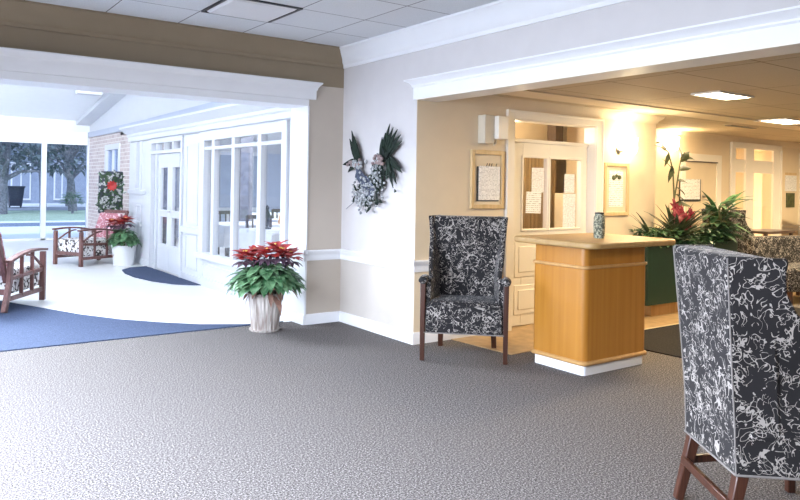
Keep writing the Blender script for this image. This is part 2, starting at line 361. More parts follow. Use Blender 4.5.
# wall B and lobby header -----------------------------------------------------------------
struct('wall_pale', B(0, .15, Lb+.004, YS, .70, HC), M['wallB_up'], 'pale grey wall carrying the swag', 'wall')
struct('wall_pale_lower', B(0, .15, Lb+.004, YS, 0, .70), M['wallB_lo'], 'warm grey wall below the chair rail', 'wall')
struct('wall_lobby_header', B(0, .22, -10, Lb+.004, HB+.01, HC), M['wallB_up'], 'pale wall above the lobby opening', 'wall')
struct('trim_lobby_soffit', B(-.02, .23, -10, Lb-.002, HB-.006, HB+.012), M['creamtrim'], 'cream underside of the lobby header', 'trim')
hdr2 = [(0, 0), (.022, 0), (.022, .10), (.034, .112), (.034, .122), (.055, .145), (.088, .160), (.088, .172), (0, .172)]
struct('trim_7', MB().extrude(hdr2, (0, Lb+.012, HB), (0, -10, HB), (-1, 0, 0), m0=-.9), M['trim'], 'moulded white header trim over the lobby opening', 'trim')

# hall shell out of frame
mb = MB()
mb.box(-5.15, -5, -10, -6.2, 0, HC); mb.box(-5.15, -5, -.6, .0, 0, HC); mb.box(-5.15, -5, -6.2, -.6, 0, .4); mb.box(-5.15, -5, -6.2, -.6, 2.5, HC)
struct('wall_left', mb, M['wallB_up'], 'pale hall wall with broad window', 'wall', smooth=0)
w = sthing('window_3', 'broad hall window out on the left', 'window')
mb = MB()
for y in (-6.2, -4.8, -3.4, -2.0, -.66): mb.box(-5.1, -5.02, y, y+.06, .4, 2.5)
mb.box(-5.1, -5.02, -6.2, -.6, .4, .46); mb.box(-5.1, -5.02, -6.2, -.6, 2.44, 2.5)
mb.build('frame', M['trim'], w, bevel=.005)
struct('wall_back', B(-7.15, 12.15, -10.15, -10, 0, HC), M['wallB_up'], 'pale wall behind the hall', 'wall')
struct('ceiling_hall', B(-7.15, .1, -10.15, YS, HC, HC+.1), M['hallceil'], 'white tiled hall ceiling', 'ceiling', smooth=0)

# lobby shell -----------------------------------------------------------------------------
DX0, DX1, DZ = 1.19, 2.42, 2.085   # doorway
mb = MB(); mb.box(.0015, DX0, Lb, Lb+.15, 0, LC+.02); mb.box(DX1, 3.5, Lb, Lb+.15, 0, LC+.02); mb.box(DX0, DX1, Lb, Lb+.15, DZ, LC+.02); mb.box(3.35, 3.5, Lb+.15, -.05, 0, LC+.02)
struct('wall_lobby', mb, M['cream'], 'cream lobby wall with half glazed door', 'wall', smooth=0)
struct('wall_lobby_rear', MB().box(3.5, 7.08, -.2, -.05, 0, LC+.02).box(7.08, 7.38, -.2, -.05, 0, .85).box(7.38, 7.62, -.2, -.05, 0, LC+.02).box(7.08, 8.25, -.2, -.05, 2.10, LC+.02).box(8.25, 12, -.2, -.05, 0, LC+.02), M['cream'], 'cream lobby wall behind the planter', 'wall')
struct('wall_right', B(12, 12.15, -10, 0, 0, LC+.3), M['cream'], 'cream end wall of the lobby', 'wall')
struct('ceiling_lobby', B(.2, 12.15, -10, .3, LC, LC+.12), M['lobbyceil'], 'warm tiled lobby ceiling', 'ceiling', smooth=0)
cr2 = [(0, 0), (.012, 0), (.02, .03), (.06, .06), (.075, .09), (0, .09)]
struct('trim_8', MB().extrude(cr2, (.22, Lb, LC-.09), (3.5, Lb, LC-.09), (0, -1, 0), m1=1), M['cream'], 'cream crown moulding over the half glazed door', 'trim')
struct('trim_9', MB().extrude(cr2, (3.5, Lb, LC-.09), (3.5, -.2, LC-.09), (1, 0, 0), m0=-1, m1=-1).extrude(cr2, (3.5, -.2, LC-.09), (12, -.2, LC-.09), (0, -1, 0), m0=1), M['cream'], 'cream crown moulding behind the planter', 'trim')
struct('trim_ceiling_beam', MB().box(.24, 11.9, -1.86, -1.70, LC-.012, LC+.01).box(.24, 11.9, -1.70, -1.52, LC-.006, LC+.01), M['cream'], 'stepped cream ceiling border by the lobby wall', 'trim')
struct('baseboard_rear', MB().extrude(base, (3.5, -.2, 0), (5.75, -.2, 0), (0, -1, 0)).extrude(base, (6.70, -.2, 0), (12, -.2, 0), (0, -1, 0)), M['creamtrim'], 'ivory baseboard behind the planter', 'baseboard')
struct('baseboard_door_side', MB().extrude(base, (2.524, Lb, 0), (3.5, Lb, 0), (0, -1, 0), m1=1), M['creamtrim'], 'ivory baseboard right of the half glazed door', 'baseboard')
struct('trim_10', MB().extrude(rail, (8.55, -.2, .745), (12, -.2, .745), (0, -1, 0)), M['creamtrim'], 'ivory chair rail in the far lobby', 'trim')

# half glazed lobby door ------------------------------------------------------------------
d = sthing('door_1', 'ivory half glazed double pane door with transom', 'door')
mb = MB(); y0, y1 = Lb-.022, Lb+.0
mb.box(1.083, DX0, y0, y1, 0, 2.165); mb.box(DX1, 2.524, y0, y1, 0, 2.165); mb.box(DX0, DX1, y0, y1, DZ, 2.165)
mb.box(1.083, 1.10, y0-.012, y0, 0, 2.165); mb.box(2.507, 2.524, y0-.012, y0, 0, 2.165); mb.box(1.083, 2.524, y0-.012, y0, 2.148, 2.165)
mb.box(DX1-.002, DX1+.02, Lb, Lb+.15, 0, DZ); mb.box(DX0-.02, DX0+.002, Lb, Lb+.15, 0, DZ); mb.box(DX0, DX1, Lb, Lb+.15, DZ-.012, DZ)
mb.box(DX0, DX1, Lb+.09, Lb+.15, 1.865, 1.90)
mb.build('casing', M['creamtrim'], d, bevel=.004)
lf = MB(); a, b_ = Lb+.105, Lb+.145; X0, X1 = DX0+.002, DX1-.01
p1, p2, q1, q2, z0, z1 = 1.43, 1.775, 1.825, 2.30, .985, 1.715
lf.box(X0, p1, a, b_, .01, 1.865); lf.box(p2, q1, a, b_, .01, 1.865); lf.box(q2, X1, a, b_, .01, 1.865)
for u, v in ((p1, p2), (q1, q2)): lf.box(u, v, a, b_, z1, 1.865); lf.box(u, v, a, b_, .01, z0)
leafdoor = lf.build('door_leaf', M['creamtrim'], d, bevel=.003)
mb = MB()
for u, v in ((1.33, 1.72), (1.86, 2.27)):
    for zz, zt in ((.12, .42), (.50, .86)):
        mb.box(u, v, a-.010, a+.002, zz, zt); mb.box(u+.05, v-.05, a-.018, a, zz+.05, zt-.05)
mb.build('raised_panel', M['creamtrim'], leafdoor, bevel=.008)
mb = MB()
for u, v in ((p1, p2), (q1, q2)):
    for c in ((u-.02, u, z0-.02, z1+.02), (v, v+.02, z0-.02, z1+.02), (u, v, z1, z1+.02), (u, v, z0-.02, z0)): mb.box(c[0], c[1], a-.014, a, c[2], c[3])
mb.build('glazing_bead', M['creamtrim'], leafdoor, bevel=.003)
MB().box(p1, p2, a+.018, a+.022, z0, z1).box(q1, q2, a+.018, a+.022, z0, z1).build('glass', M['glass'], leafdoor, smooth=0)
B(DX0, DX1, Lb+.12, Lb+.124, 1.90, DZ-.012).build('transom_glass', M['glass'], d, smooth=0)
# notices taped on the door glass
def notice(x0, x1, z0_, z1_, y, label, mat='paper', name='notice', tilt=0, group=None):
    o = B(-(x1-x0)/2, (x1-x0)/2, -.0012, .0012, -(z1_-z0_)/2, (z1_-z0_)/2).build(name, M[mat], smooth=0)
    o.location = ((x0+x1)/2, y, (z0_+z1_)/2); o.rotation_euler = (0, tilt, 0); return tag(o, label, 'notice', group)
notice(1.575, 1.755, 1.36, 1.615, a+.014, 'white notice taped highest in the left pane of the half glazed door', group='notices on the lobby door')
notice(1.495, 1.715, 1.145, 1.365, a+.011, 'white notice with a sketch taped low in the left door pane', 'paper2', tilt=.03, group='notices on the lobby door')
notice(2.07, 2.23, 1.36, 1.56, a+.014, 'upper white notice in the right pane of the half glazed door', group='notices on the lobby door')
notice(2.05, 2.245, .99, 1.35, a+.011, 'long white notice low in the right pane of the half glazed door', group='notices on the lobby door')
# office behind the door
struct('wall_office', B(.15, 3.4, .20, .3, 0, LC+.1), M['cream'], 'warm office wall seen through the door glass', 'wall')
struct('wall_office_side', B(.15, .25, Lb+.15, .2, 0, LC+.1), M['cream'], 'office side wall behind the lobby door', 'wall')
o = MB()
for k in range(15): o.box(2.30+k*.066, 2.355+k*.066, .06, .085, .3, 1.98)
tag(o.build('vertical_blind', M['slat'], bevel=.003), 'brown vertical blind slats behind the left door pane', 'blind')
tag(MB().box(2.86, 3.0, -.30, -.16, 1.85, LC).build('post', M['darkwood'], bevel=.006), 'dark brown post behind the door transom', 'post', kind='structure')
c = thing('filing_cabinet', 'tan filing cabinet behind the right door pane', 'cabinet', (3.0, -.62, 0))
B(-.22, .22, -.25, .25, 0, 1.35).build('body', M['greybox'], c, bevel=.008)
for k in range(4):
    dr = B(-.2, .2, -.268, -.25, .03+k*.33, .33+k*.33).build('drawer', M['greybox'], c, bevel=.005)
    B(-.06, .06, -.285, -.268, .2+k*.33, .215+k*.33).build('handle', M['steel'], dr)
f = thing('ceiling_fixture', 'white hanging office light behind the transom', 'ceiling light', (1.55, -.35, 2.07))
B(-.42, .42, -.07, .07, 0, .05).build('housing', M['greybox'], f, bevel=.01)
MB().tube([(-.3, 0, .05), (-.3, 0, .21)], .006).build('rod', M['steel'], f); MB().tube([(.3, 0, .05), (.3, 0, .21)], .006).build('rod', M['steel'], f)

# framed notice boards, wall boxes, sconces on the lobby wall ------------------------------
def board(name, label, x0, x1, z0, z1, y, group=None):
    t = thing(name, label, 'notice board', ((x0+x1)/2, y, z0)); hw = (x1-x0)/2; h = z1-z0; fw = .04
    mb = MB(); mb.box(-hw, -hw+fw, -.028, 0, 0, h); mb.box(hw-fw, hw, -.028, 0, 0, h); mb.box(-hw+fw, hw-fw, -.028, 0, 0, fw); mb.box(-hw+fw, hw-fw, -.028, 0, h-fw, h)
    mb.build('frame', M['frameoak'], t, bevel=.006); B(-hw+fw, hw-fw, -.008, 0, fw, h-fw).build('backing', M['pinboard'], t, smooth=0)
    return t
board('notice_board', 'light oak notice frame holding a clipboard, left of the door', .628, 1.05, 1.20, 1.755, Lb)
cb = thing('clipboard', 'black edged clipboard with white sheet in the left oak frame', 'clipboard', (.85, Lb-.010, 1.27))
B(-.145, .14, -.008, 0, 0, .33).build('board', M['black'], cb, bevel=.003)
B(-.125, .145, -.014, -.0085, .012, .335).build('sheet', M['paper'], cb, smooth=0)
mb = MB()
for x in (-.03, .0, .03, .09): mb.tube([(x, -.010, .33), (x, -.018, .35), (x+.012, -.010, .36)], .004, 6)
mb.build('clip', M['bronze'], cb)
t = board('notice_board', 'light oak framed notice right of the door under the lit sconce', 2.552, 2.985, 1.115, 1.70, Lb)
B(-.12, .12, -.012, -.008, .10, .50).build('print', M['paper2'], t, smooth=0)
MB().blob((-.05, -.012, .42), .028).blob((.0, -.012, .44), .022).blob((.05, -.012, .425), .026).build('picture', M['olive'], t)
t = thing('wall_speaker', 'beige boxy wall unit with two stepped panels above the clipboard frame', 'wall unit', (.85, Lb, 1.815))
B(-.13, -.005, -.10, 0, .0, .27).build('rear_box', M['greybox'], t, bevel=.008)
B(-.005, .13, -.15, 0, .045, .265).build('front_box', M['creamtrim'], t, bevel=.008)
MB().tube([(.05, -.06, .045), (.05, -.06, .01), (.03, -.05, -.01)], .012).build('knob', M['greybox'], t)
def sconce(label, x, y, z, s=1):
    t = thing('wall_sconce', label, 'wall lamp', (x, y, z))
    MB().lathe([(.0, -.0), (.045, 0), (.05, .012), (.02, .03)], n=20).build('backplate', M['steel'], t).rotation_euler = (PI/2, 0, 0)
    MB().tube([(0, 0, 0), (0, -.05, -.02), (.03, -.10, -.02), (.06, -.12, .02)], .009).build('arm', M['steel'], t)
    MB().tube([(.03, -.02, -.05), (.07, -.08, -.075), (.10, -.11, -.045)], .008).build('arm', M['steel'], t)
    MB().lathe([(.02, 0), (.042, .012), (.058, .05), (.068, .11), (.06, .112), (.0, .03)], (.06, -.12, .02), 20).build('lamp_shade', M['sconce'], t)
    MB().lathe([(.015, 0), (.032, .01), (.044, .04), (.05, .08), (.044, .082), (.0, .02)], (.10, -.11, -.045), 20).build('lamp_shade', M['sconce'], t)
    return t
sconce('lit brass wall sconce above the framed notice right of the door', 2.82, Lb, 1.845)
sconce('lit wall sconce glowing behind the tall potted plant', 5.24, -.2, 2.03)

# rear lobby wall: door, window, notices ----------------------------------------------------
d = sthing('door_2', 'plain cream flush door behind the planter', 'door')
yr = -.2
mb = MB(); mb.box(5.62, 5.74, yr-.03, yr, 0, 1.93); mb.box(6.56, 6.69, yr-.03, yr, 0, 1.93); mb.box(5.62, 6.69, yr-.03, yr, 1.85, 1.96)
mb.build('casing', M['creamtrim'], d, bevel=.004); B(5.74, 6.56, yr-.012, yr, 0, 1.85).build('door_leaf', M['cream'], d)
B(5.72, 6.58, yr-.034, yr-.03, 1.835, 1.852).build('door_closer', M['darkwood'], d)
MB().lathe([(.0, 0), (.025, .0), (.03, .03), (.02, .05), (0, .055)], n=16).build('handle', M['steel'], d).matrix_local = Matrix.Translation((6.22, yr-.012, 1.33)) @ Euler((PI/2, 0, 0)).to_matrix().to_4x4()
t = thing('door_sign', 'dark edged white sign on the plain cream door', 'sign', (5.86, yr-.012, 1.25))
B(-.26, .27, -.02, 0, 0, .33).build('backing', M['black'], t, bevel=.004); B(-.26, .24, -.024, -.02, .03, .33).build('sheet', M['paper2'], t, smooth=0)
w = sthing('window_2', 'ivory framed window and glazed door in the far lobby wall', 'window')
mb = MB(); X = (6.96, 7.08, 7.38, 7.62, 8.25, 8.50)
mb.box(X[0], X[1], yr-.04, yr, .0, 2.12); mb.box(X[2], X[3], yr-.04, yr, 0, 2.12); mb.box(X[4], X[5], yr-.04, yr, 0, 2.12); mb.box(X[0], X[5], yr-.05, yr, 2.10, 2.19)
mb.box(X[1], X[2], yr-.03, yr, 0, .85); mb.box(X[5]-.03, X[5], yr-.06, yr, 0, 2.12)
mb.build('frame', M['creamtrim'], w, bevel=.005)
B(X[1], X[2], yr-.012, yr-.006, .85, 2.10).build('glass', M['glass'], w, smooth=0); B(X[3], X[4], yr-.012, yr-.006, .02, 2.10).build('glass', M['glass'], w, smooth=0)
# room seen through the far window
struct('wall_far_room', MB().box(6.4, 6.5, -.05, 3.2, 0, 2.5).box(11.9, 12, -.05, 3.2, 0, 2.5).box(6.4, 12, 3.2, 3.3, 0, 2.5).box(6.4, 12, -.05, 3.3, 2.4, 2.5).box(6.4, 12, -.05, 3.3, -.1, 0), M['cream'], 'cream room beyond the far lobby window', 'wall', smooth=0)
t = thing('post_clock', 'dark tall clock case in the room beyond the far lobby window', 'clock', (9.3, 1.6, 0)); B(-.14, .14, -.1, .1, 0, 1.75).build('case', M['darkwood'], t, bevel=.01); MB().lathe([(0, 0), (.10, 0), (.10, .01), (0, .01)], n=24).build('dial', M['trim'], t).matrix_local = Matrix.Translation((0, -.1, 1.55)) @ Euler((PI/2, 0, 0)).to_matrix().to_4x4()
for x0, x1, n in ((X[1], X[2], 0), (X[3], X[4], 1)):
    r = thing('roller_blind', ('narrow white blind in left light of the far lobby window', 'wide white blind in right light of the far lobby window')[n], 'blind', ((x0+x1)/2, yr-.02, 1.72), group='blinds of the far window')
    B(-(x1-x0)/2+.01, (x1-x0)/2-.01, -.004, .004, 0, .20).build('cloth', M['creamtrim'], r); MB().bar((-(x1-x0)/2+.01, 0, 0), ((x1-x0)/2-.01, 0, 0), .014, .014).build('bottom_rail', M['creamtrim'], r)
t = thing('wall_notice', 'white notice above small dark picture at right edge of far lobby wall', 'notice', (8.90, yr, 1.15))
B(-.19, .19, -.015, 0, .28, .55).build('sheet', M['paper2'], t); B(-.15, .12, -.02, 0, 0, .25).build('picture', M['olive'], t); B(-.19, .19, -.012, 0, .56, .60).build('header', M['frameoak'], t)
d = sthing('door_3', 'ivory door casing at the far right edge of the lobby', 'door')
MB().box(9.2, 9.32, yr-.04, yr, 0, 2.1).box(9.2, 10.4, yr-.04, yr, 2.0, 2.1).box(10.3, 10.4, yr-.04, yr, 0, 2.1).build('casing', M['creamtrim'], d, bevel=.004); B(9.32, 10.3, yr-.012, yr, 0, 2.0).build('door_leaf', M['slat'], d)

# ceiling fittings ------------------------------------------------------------------------
def panel(x, y, w_, h_, label, e=50):
    t = thing('ceiling_light', label, 'ceiling light', (x, y, LC), group='lit lobby ceiling panels')
    mb = MB(); mb.box(-w_/2-.02, -w_/2, -h_/2-.02, h_/2+.02, -.014, .0).box(w_/2, w_/2+.02, -h_/2-.02, h_/2+.02, -.014, .0).box(-w_/2, w_/2, h_/2, h_/2+.02, -.014, .0).box(-w_/2, w_/2, -h_/2-.02, -h_/2, -.014, .0)
    mb.build('frame', M['creamtrim'], t); B(-w_/2, w_/2, -h_/2, h_/2, -.010, -.002).build('diffuser', M['lamp'], t, smooth=0)
    la = bpy.data.lights.new('lobby_panel', 'AREA'); la.shape = 'RECTANGLE'; la.size = w_; la.size_y = h_; la.energy = e; la.color = (1, .77, .46)
    lo = bpy.data.objects.new('lobby_panel_light', la); COL.objects.link(lo); lo.location = (0, 0, -.02); lo.parent = t
panel(2.28, -2.80, .52, .24, 'lit rectangular ceiling panel nearest above the podium')
panel(5.0, -2.0, .62, .36, 'lit ceiling panel at right edge, further back in the lobby', 65)
panel(2.4, -5.4, .6, .6, 'lit ceiling panel over the near lobby', 16)
panel(5.4, -5.4, .6, .6, 'lit ceiling panel over the middle of the lobby', 25)
panel(8.2, -2.6, .6, .6, 'lit ceiling panel over the far lobby', 110)
v = thing('air_vent', 'dark slot air vent in the lobby ceiling', 'vent', (5.35, -1.27, LC))
B(-.34, .34, -.06, .06, -.008, 0).build('frame', M['cream'], v); B(-.32, .32, -.04, .04, -.012, -.007).build('slot', M['black'], v)
t = thing('ceiling_diffuser', 'white square air diffuser in the hall ceiling tiles', 'air diffuser', (-1.47, -1.01, HC))
mb = MB(); s = .30
for a0, a1, b0, b1 in ((-s, -s+.02, -s, s), (s-.02, s, -s, s), (-s, s, -s, -s+.02), (-s, s, s-.02, s)): mb.box(a0, a1, b0, b1, -.012, 0)
mb.build('frame', M['bronze'], t); mb = MB().loft([[(-.27, -.27, -.006), (.27, -.27, -.006), (.27, .27, -.006), (-.27, .27, -.006)], [(-.25, -.25, -.022), (.25, -.25, -.022), (.25, .25, -.022), (-.25, .25, -.022)]])
mb.build('plate', M['trim'], t, smooth=0); 

# ------------------------------------------------------------------ sunroom
ce = lambda y: 2.83+.135*(12-y)
mb = MB(); mb.add([(-7, YS, ce(YS)), (.2, YS, ce(YS)), (.2, 12.2, ce(12.2)), (-7, 12.2, ce(12.2)), (-7, YS, ce(YS)+.1), (.2, YS, ce(YS)+.1), (.2, 12.2, ce(12.2)+.1), (-7, 12.2, ce(12.2)+.1)],
   [(0, 1, 2, 3), (7, 6, 5, 4), (0, 4, 5, 1), (1, 5, 6, 2), (2, 6, 7, 3), (3, 7, 4, 0)])
struct('ceiling_sunroom', mb, M['sunceil'], 'sloping white sunroom ceiling', 'ceiling', smooth=0)
struct('wall_sunroom_front', B(-7.1, .25, YS-.02, YS, HC, ce(YS)+.1), M['sunceil'], 'sunroom wall above the hall opening', 'wall')
struct('wall_sunroom_left', B(-7.15, -7, YS, 12.2, 0, 4.6), M['cool'], 'white left sunroom wall', 'wall')
mb = MB(); mb.add([(.1, YS, 2.36), (.1, 12, 2.36), (.1, 12, ce(12)), (.1, YS, ce(YS)), (.25, YS, 2.36), (.25, 12, 2.36), (.25, 12, ce(12)), (.25, YS, ce(YS))], [(0, 3, 2, 1), (4, 5, 6, 7), (0, 1, 5, 4), (1, 2, 6, 5), (2, 3, 7, 6), (3, 0, 4, 7)])
struct('wall_sunroom_upper', mb, M['cool'], 'white gable wall above the sunroom windows', 'wall', smooth=0)
struct('trim_fascia_shade', MB().bar((.04, 6.9, 2.485), (.09, 12, 2.50), .06, .12).bar((-.10, YS, 2.50), (.04, 6.9, 2.485), .10, .12), M['shadegrey'], 'fascia strip with painted grey shade above the sunroom cornice', 'trim')  # shadowed fascia band, its shade painted as grey
struct('trim_rake', MB().bar((-.06, 11.95, ce(11.95)-.06), (-.06, .4, ce(.4)-.06), .30, .10), M['cool'], 'white rake board below the sloping ceiling', 'trim')
struct('trim_ceiling_box', MB().box(-.80, -.34, 8.85, 9.1, 3.13, 3.30), M['cool'], 'small white boxed beam end on the sunroom ceiling', 'trim', bevel=.005)
# wall D: base panels, piers
mb = MB(); x0, x1 = XD, XD+.18
def pier(y0, y1, z0=0, z1=2.13): mb.box(x0, x1, y0, y1, z0, z1)
pier(YS, .60, 0, 2.09); pier(.60, 3.28, 0, .378); pier(3.26, 3.995, 0, 2.09); pier(5.625, 6.115, 0, 2.09); pier(6.435, 6.9, 0, 2.09); pier(6.115, 6.435, 0, 1.235); pier(YS, 6.9, 2.10, 2.30)
struct('wall_sunroom_right', mb, M['cool'], 'white panelled sunroom wall with windows', 'wall', smooth=0)
mb = MB()
for y0, y1, z0, z1 in ((.75, 1.9, .10, .30), (2.0, 3.15, .10, .30), (3.38, 3.86, .16, .66), (3.38, 3.86, .80, 1.95), (6.15, 6.41, .2, 1.0)):
    for q in ((y0, y1, z0, z0+.025), (y0, y1, z1-.025, z1), (y0, y0+.025, z0, z1), (y1-.025, y1, z0, z1)): mb.box(x0-.012, x0, *q)
mb.box(x0-.02, x0, YS, 4.0, 0, .10); mb.box(x0-.02, x0, 5.6, 6.9, 0, .10); mb.box(x0-.03, x0, 3.25, 4.0, .68, .76); mb.box(x0-.03, x0, 5.9, 6.9, 1.19, 1.26); mb.box(x0-.03, x0, 6.1, 6.9, .64, .72)
struct('trim_11', mb, M['cool'], 'white panel mouldings of the sunroom wall', 'trim', bevel=.004)
corn = [(0, 0), (.03, 0), (.03, .07), (.05, .09), (.05, .13), (.09, .15), (.12, .19), (.16, .22), (.16, .25), (0, .25)]
struct('trim_12', MB().extrude(corn, (x0, YS, 2.11), (x0, 6.9, 2.11), (-1, 0, 0), m1=.9), M['cool'], 'white cornice above the sunroom windows', 'trim')
B0 = MB().box(x0, .1, YS, 6.9, 2.302, 2.36); struct('trim_ledge', B0, M['cool'], 'white ledge on top of the sunroom cornice', 'trim')
# long window
w = sthing('window_1', 'long white sunroom window with muntins', 'window')
ys = (.68, 1.33, 2.11, 2.785, 3.19); mb = MB(); xa, xb = XD-.035, XD+.06
mb.box(xa, xb, .62, .74, .40, 2.09); mb.box(xa, xb, 3.10, 3.25, .40, 2.09); mb.box(xa, xb, .62, 3.25, 1.97, 2.09); mb.box(xa-.04, xb, .60, 3.27, .38, .455)
mb.build('frame', M['cool'], w, bevel=.006)
mb = MB()
for y in ys[1:4]: mb.box(xa+.01, xb-.01, y-.048, y+.048, .455, 1.97)
mb.box(xa+.012, xb-.012, .74, 3.10, 1.845, 1.885); mb.build('muntin', M['cool'], w, bevel=.005)
B(XD+.02, XD+.026, .74, 3.10, .455, 1.97).build('glass', M['glass'], w, smooth=0)
# french door
d = sthing('door_4', 'white french door with side light and transom in the sunroom', 'door')
mb = MB(); mb.box(xa, xb, 4.0, 4.06, 0, 2.09); mb.box(xa, xb, 5.50, 5.62, 0, 2.09); mb.box(xa, xb, 4.06, 5.50, 2.02, 2.09); mb.box(xa, xb, 4.0, 5.62, 1.85, 1.90); mb.box(xa, xb, 5.20, 5.26, 0, 1.85)
for y in (4.42, 4.83, 5.22): mb.box(xa+.01, xb-.01, y, y+.04, 1.90, 2.02)
mb.build('casing', M['cool'], d, bevel=.004)
for y0, y1, hinge in ((4.06, 4.62, 0), (4.63, 5.20, 1)):
    lf = MB(); xl, xr = XD-.0, XD+.045; g0, g1 = y0+.115, y1-.115
    lf.box(xl, xr, y0, g0, .02, 1.84); lf.box(xl, xr, g1, y1, .02, 1.84)
    for z0, z1 in ((.02, .43), (.86, .965), (1.63, 1.84)): lf.box(xl, xr, g0, g1, z0, z1)
    l_ = lf.build('door_leaf', M['cool'], d, bevel=.004)
    MB().box(xl+.02, xl+.025, g0, g1, .43, .86).box(xl+.02, xl+.025, g0, g1, .965, 1.63).build('glass', M['glass'], l_, smooth=0)
    if not hinge:
        MB().tube([(xl-.005, y1-.05, .95), (xl-.05, y1-.05, .95), (xl-.05, y1-.15, .95)], .009).build('handle', M['steel'], l_)
        MB().box(xl-.03, xl, y0-.03, y0+.03, 1.60, 1.83).build('closer', M['black'], l_, bevel=.005)
        MB().box(xl-.02, xl, y0-.02, y0+.01, .35, .60).build('hinge', M['bronze'], l_)
B(XD+.02, XD+.025, 5.26, 5.50, .05, 1.85).build('side_glass', M['glass'], d, smooth=0); B(XD+.02, XD+.025, 4.06, 5.5, 1.90, 2.02).build('transom_glass', M['glass'], d, smooth=0)
w = sthing('window_4', 'narrow sunroom side window left of the french door', 'window')
mb = MB(); mb.box(xa, xb, 6.12, 6.17, 1.25, 2.09); mb.box(xa, xb, 6.38, 6.43, 1.25, 2.09); mb.box(xa, xb, 6.12, 6.43, 1.24, 1.29); mb.build('frame', M['cool'], w, bevel=.004)
B(XD+.02, XD+.025, 6.17, 6.38, 1.29, 2.09).build('glass', M['tinted'], w, smooth=0)
# brick wall with window
mb = MB(); mb.box(.1, .25, 6.7, 9.15, 0, 2.52); mb.box(.1, .25, 10.4, 12, 0, 2.52); mb.box(.1, .25, 9.15, 10.4, 0, .9); mb.box(.1, .25, 9.15, 10.4, 2.2, 2.52)
struct('wall_brick', mb, M['brick'], 'pale brick wall at the end of the sunroom', 'wall', smooth=0)
struct('wall_return', B(-.12, .25, 6.75, 6.9, 0, 2.36), M['cool'], 'white wall return beside the brick', 'wall')
w = sthing('window_5', 'white sash window in the brick wall', 'window')
mb = MB(); mb.box(.08, .2, 9.15, 9.28, .9, 2.2); mb.box(.08, .2, 10.27, 10.4, .9, 2.2); mb.box(.08, .2, 9.15, 10.4, 2.08, 2.2); mb.box(.06, .2, 9.1, 10.45, .86, .96); mb.box(.09, .18, 9.75, 9.80, .96, 2.08); mb.box(.09, .18, 9.28, 10.27, 1.50, 1.55)
mb.build('frame', M['cool'], w, bevel=.005); B(.13, .136, 9.28, 10.27, .96, 2.08).build('glass', M['tinted'], w, smooth=0); B(.19, .2, 9.2, 10.3, .9, 2.15).build('curtain', M['cloth'], w)
# glazed end wall
w = sthing('window_6', 'glazed end wall of the sunroom facing the lawn', 'window')
mb = MB(); yE = 12
for k in range(8):
    x = .11-.99*k; mb.box(x-.055, x+.055, yE-.02, yE+.08, 0, 2.30)
mb.box(-7, .16, yE-.02, yE+.08, 0, .05)
mb.build('frame', M['cool'], w, bevel=.006)
mb = MB()
for k in range(7): mb.box(.055-.99*(k+1)+.11, .055-.99*k, yE-.03, yE+.02, 2.25, 2.555)
mb.build('blind', M['trim'], w, bevel=.01)
B(-7, .1, yE+.03, yE+.036, .05, 2.3).build('glass', M['tinted'], w, smooth=0)
struct('wall_sunroom_end', B(-7, .25, yE, yE+.15, 2.28, 2.95), M['cool'], 'white wall above the sunroom glazing', 'wall')
# carpets
pts = [(-7, .242), (-.52, .242), (-.70, .252), (-.918, .30), (-1.289, .513), (-1.589, .807), (-1.882, 1.161), (-2.16, 1.645), (-2.40, 2.20), (-2.64, 2.75), (-3.0, 3.6), (-3.5, 4.6), (-4.2, 5.6), (-7, 7.5)]
tag(MB().prism(pts, 0, .009).build('carpet', M['blue'], smooth=0), 'blue inlaid carpet with curved edge at the hall opening', 'carpet')
pts = [(-.32, 3.15), (-.42, 3.2), (-.62, 3.42), (-.78, 3.85), (-.87, 4.4), (-.87, 4.9), (-.80, 5.35), (-.60, 5.62), (-.32, 5.68)]
tag(MB().prism(pts, 0, .010).build('door_mat', M['blue']), 'half round blue mat in front of the french door', 'mat')

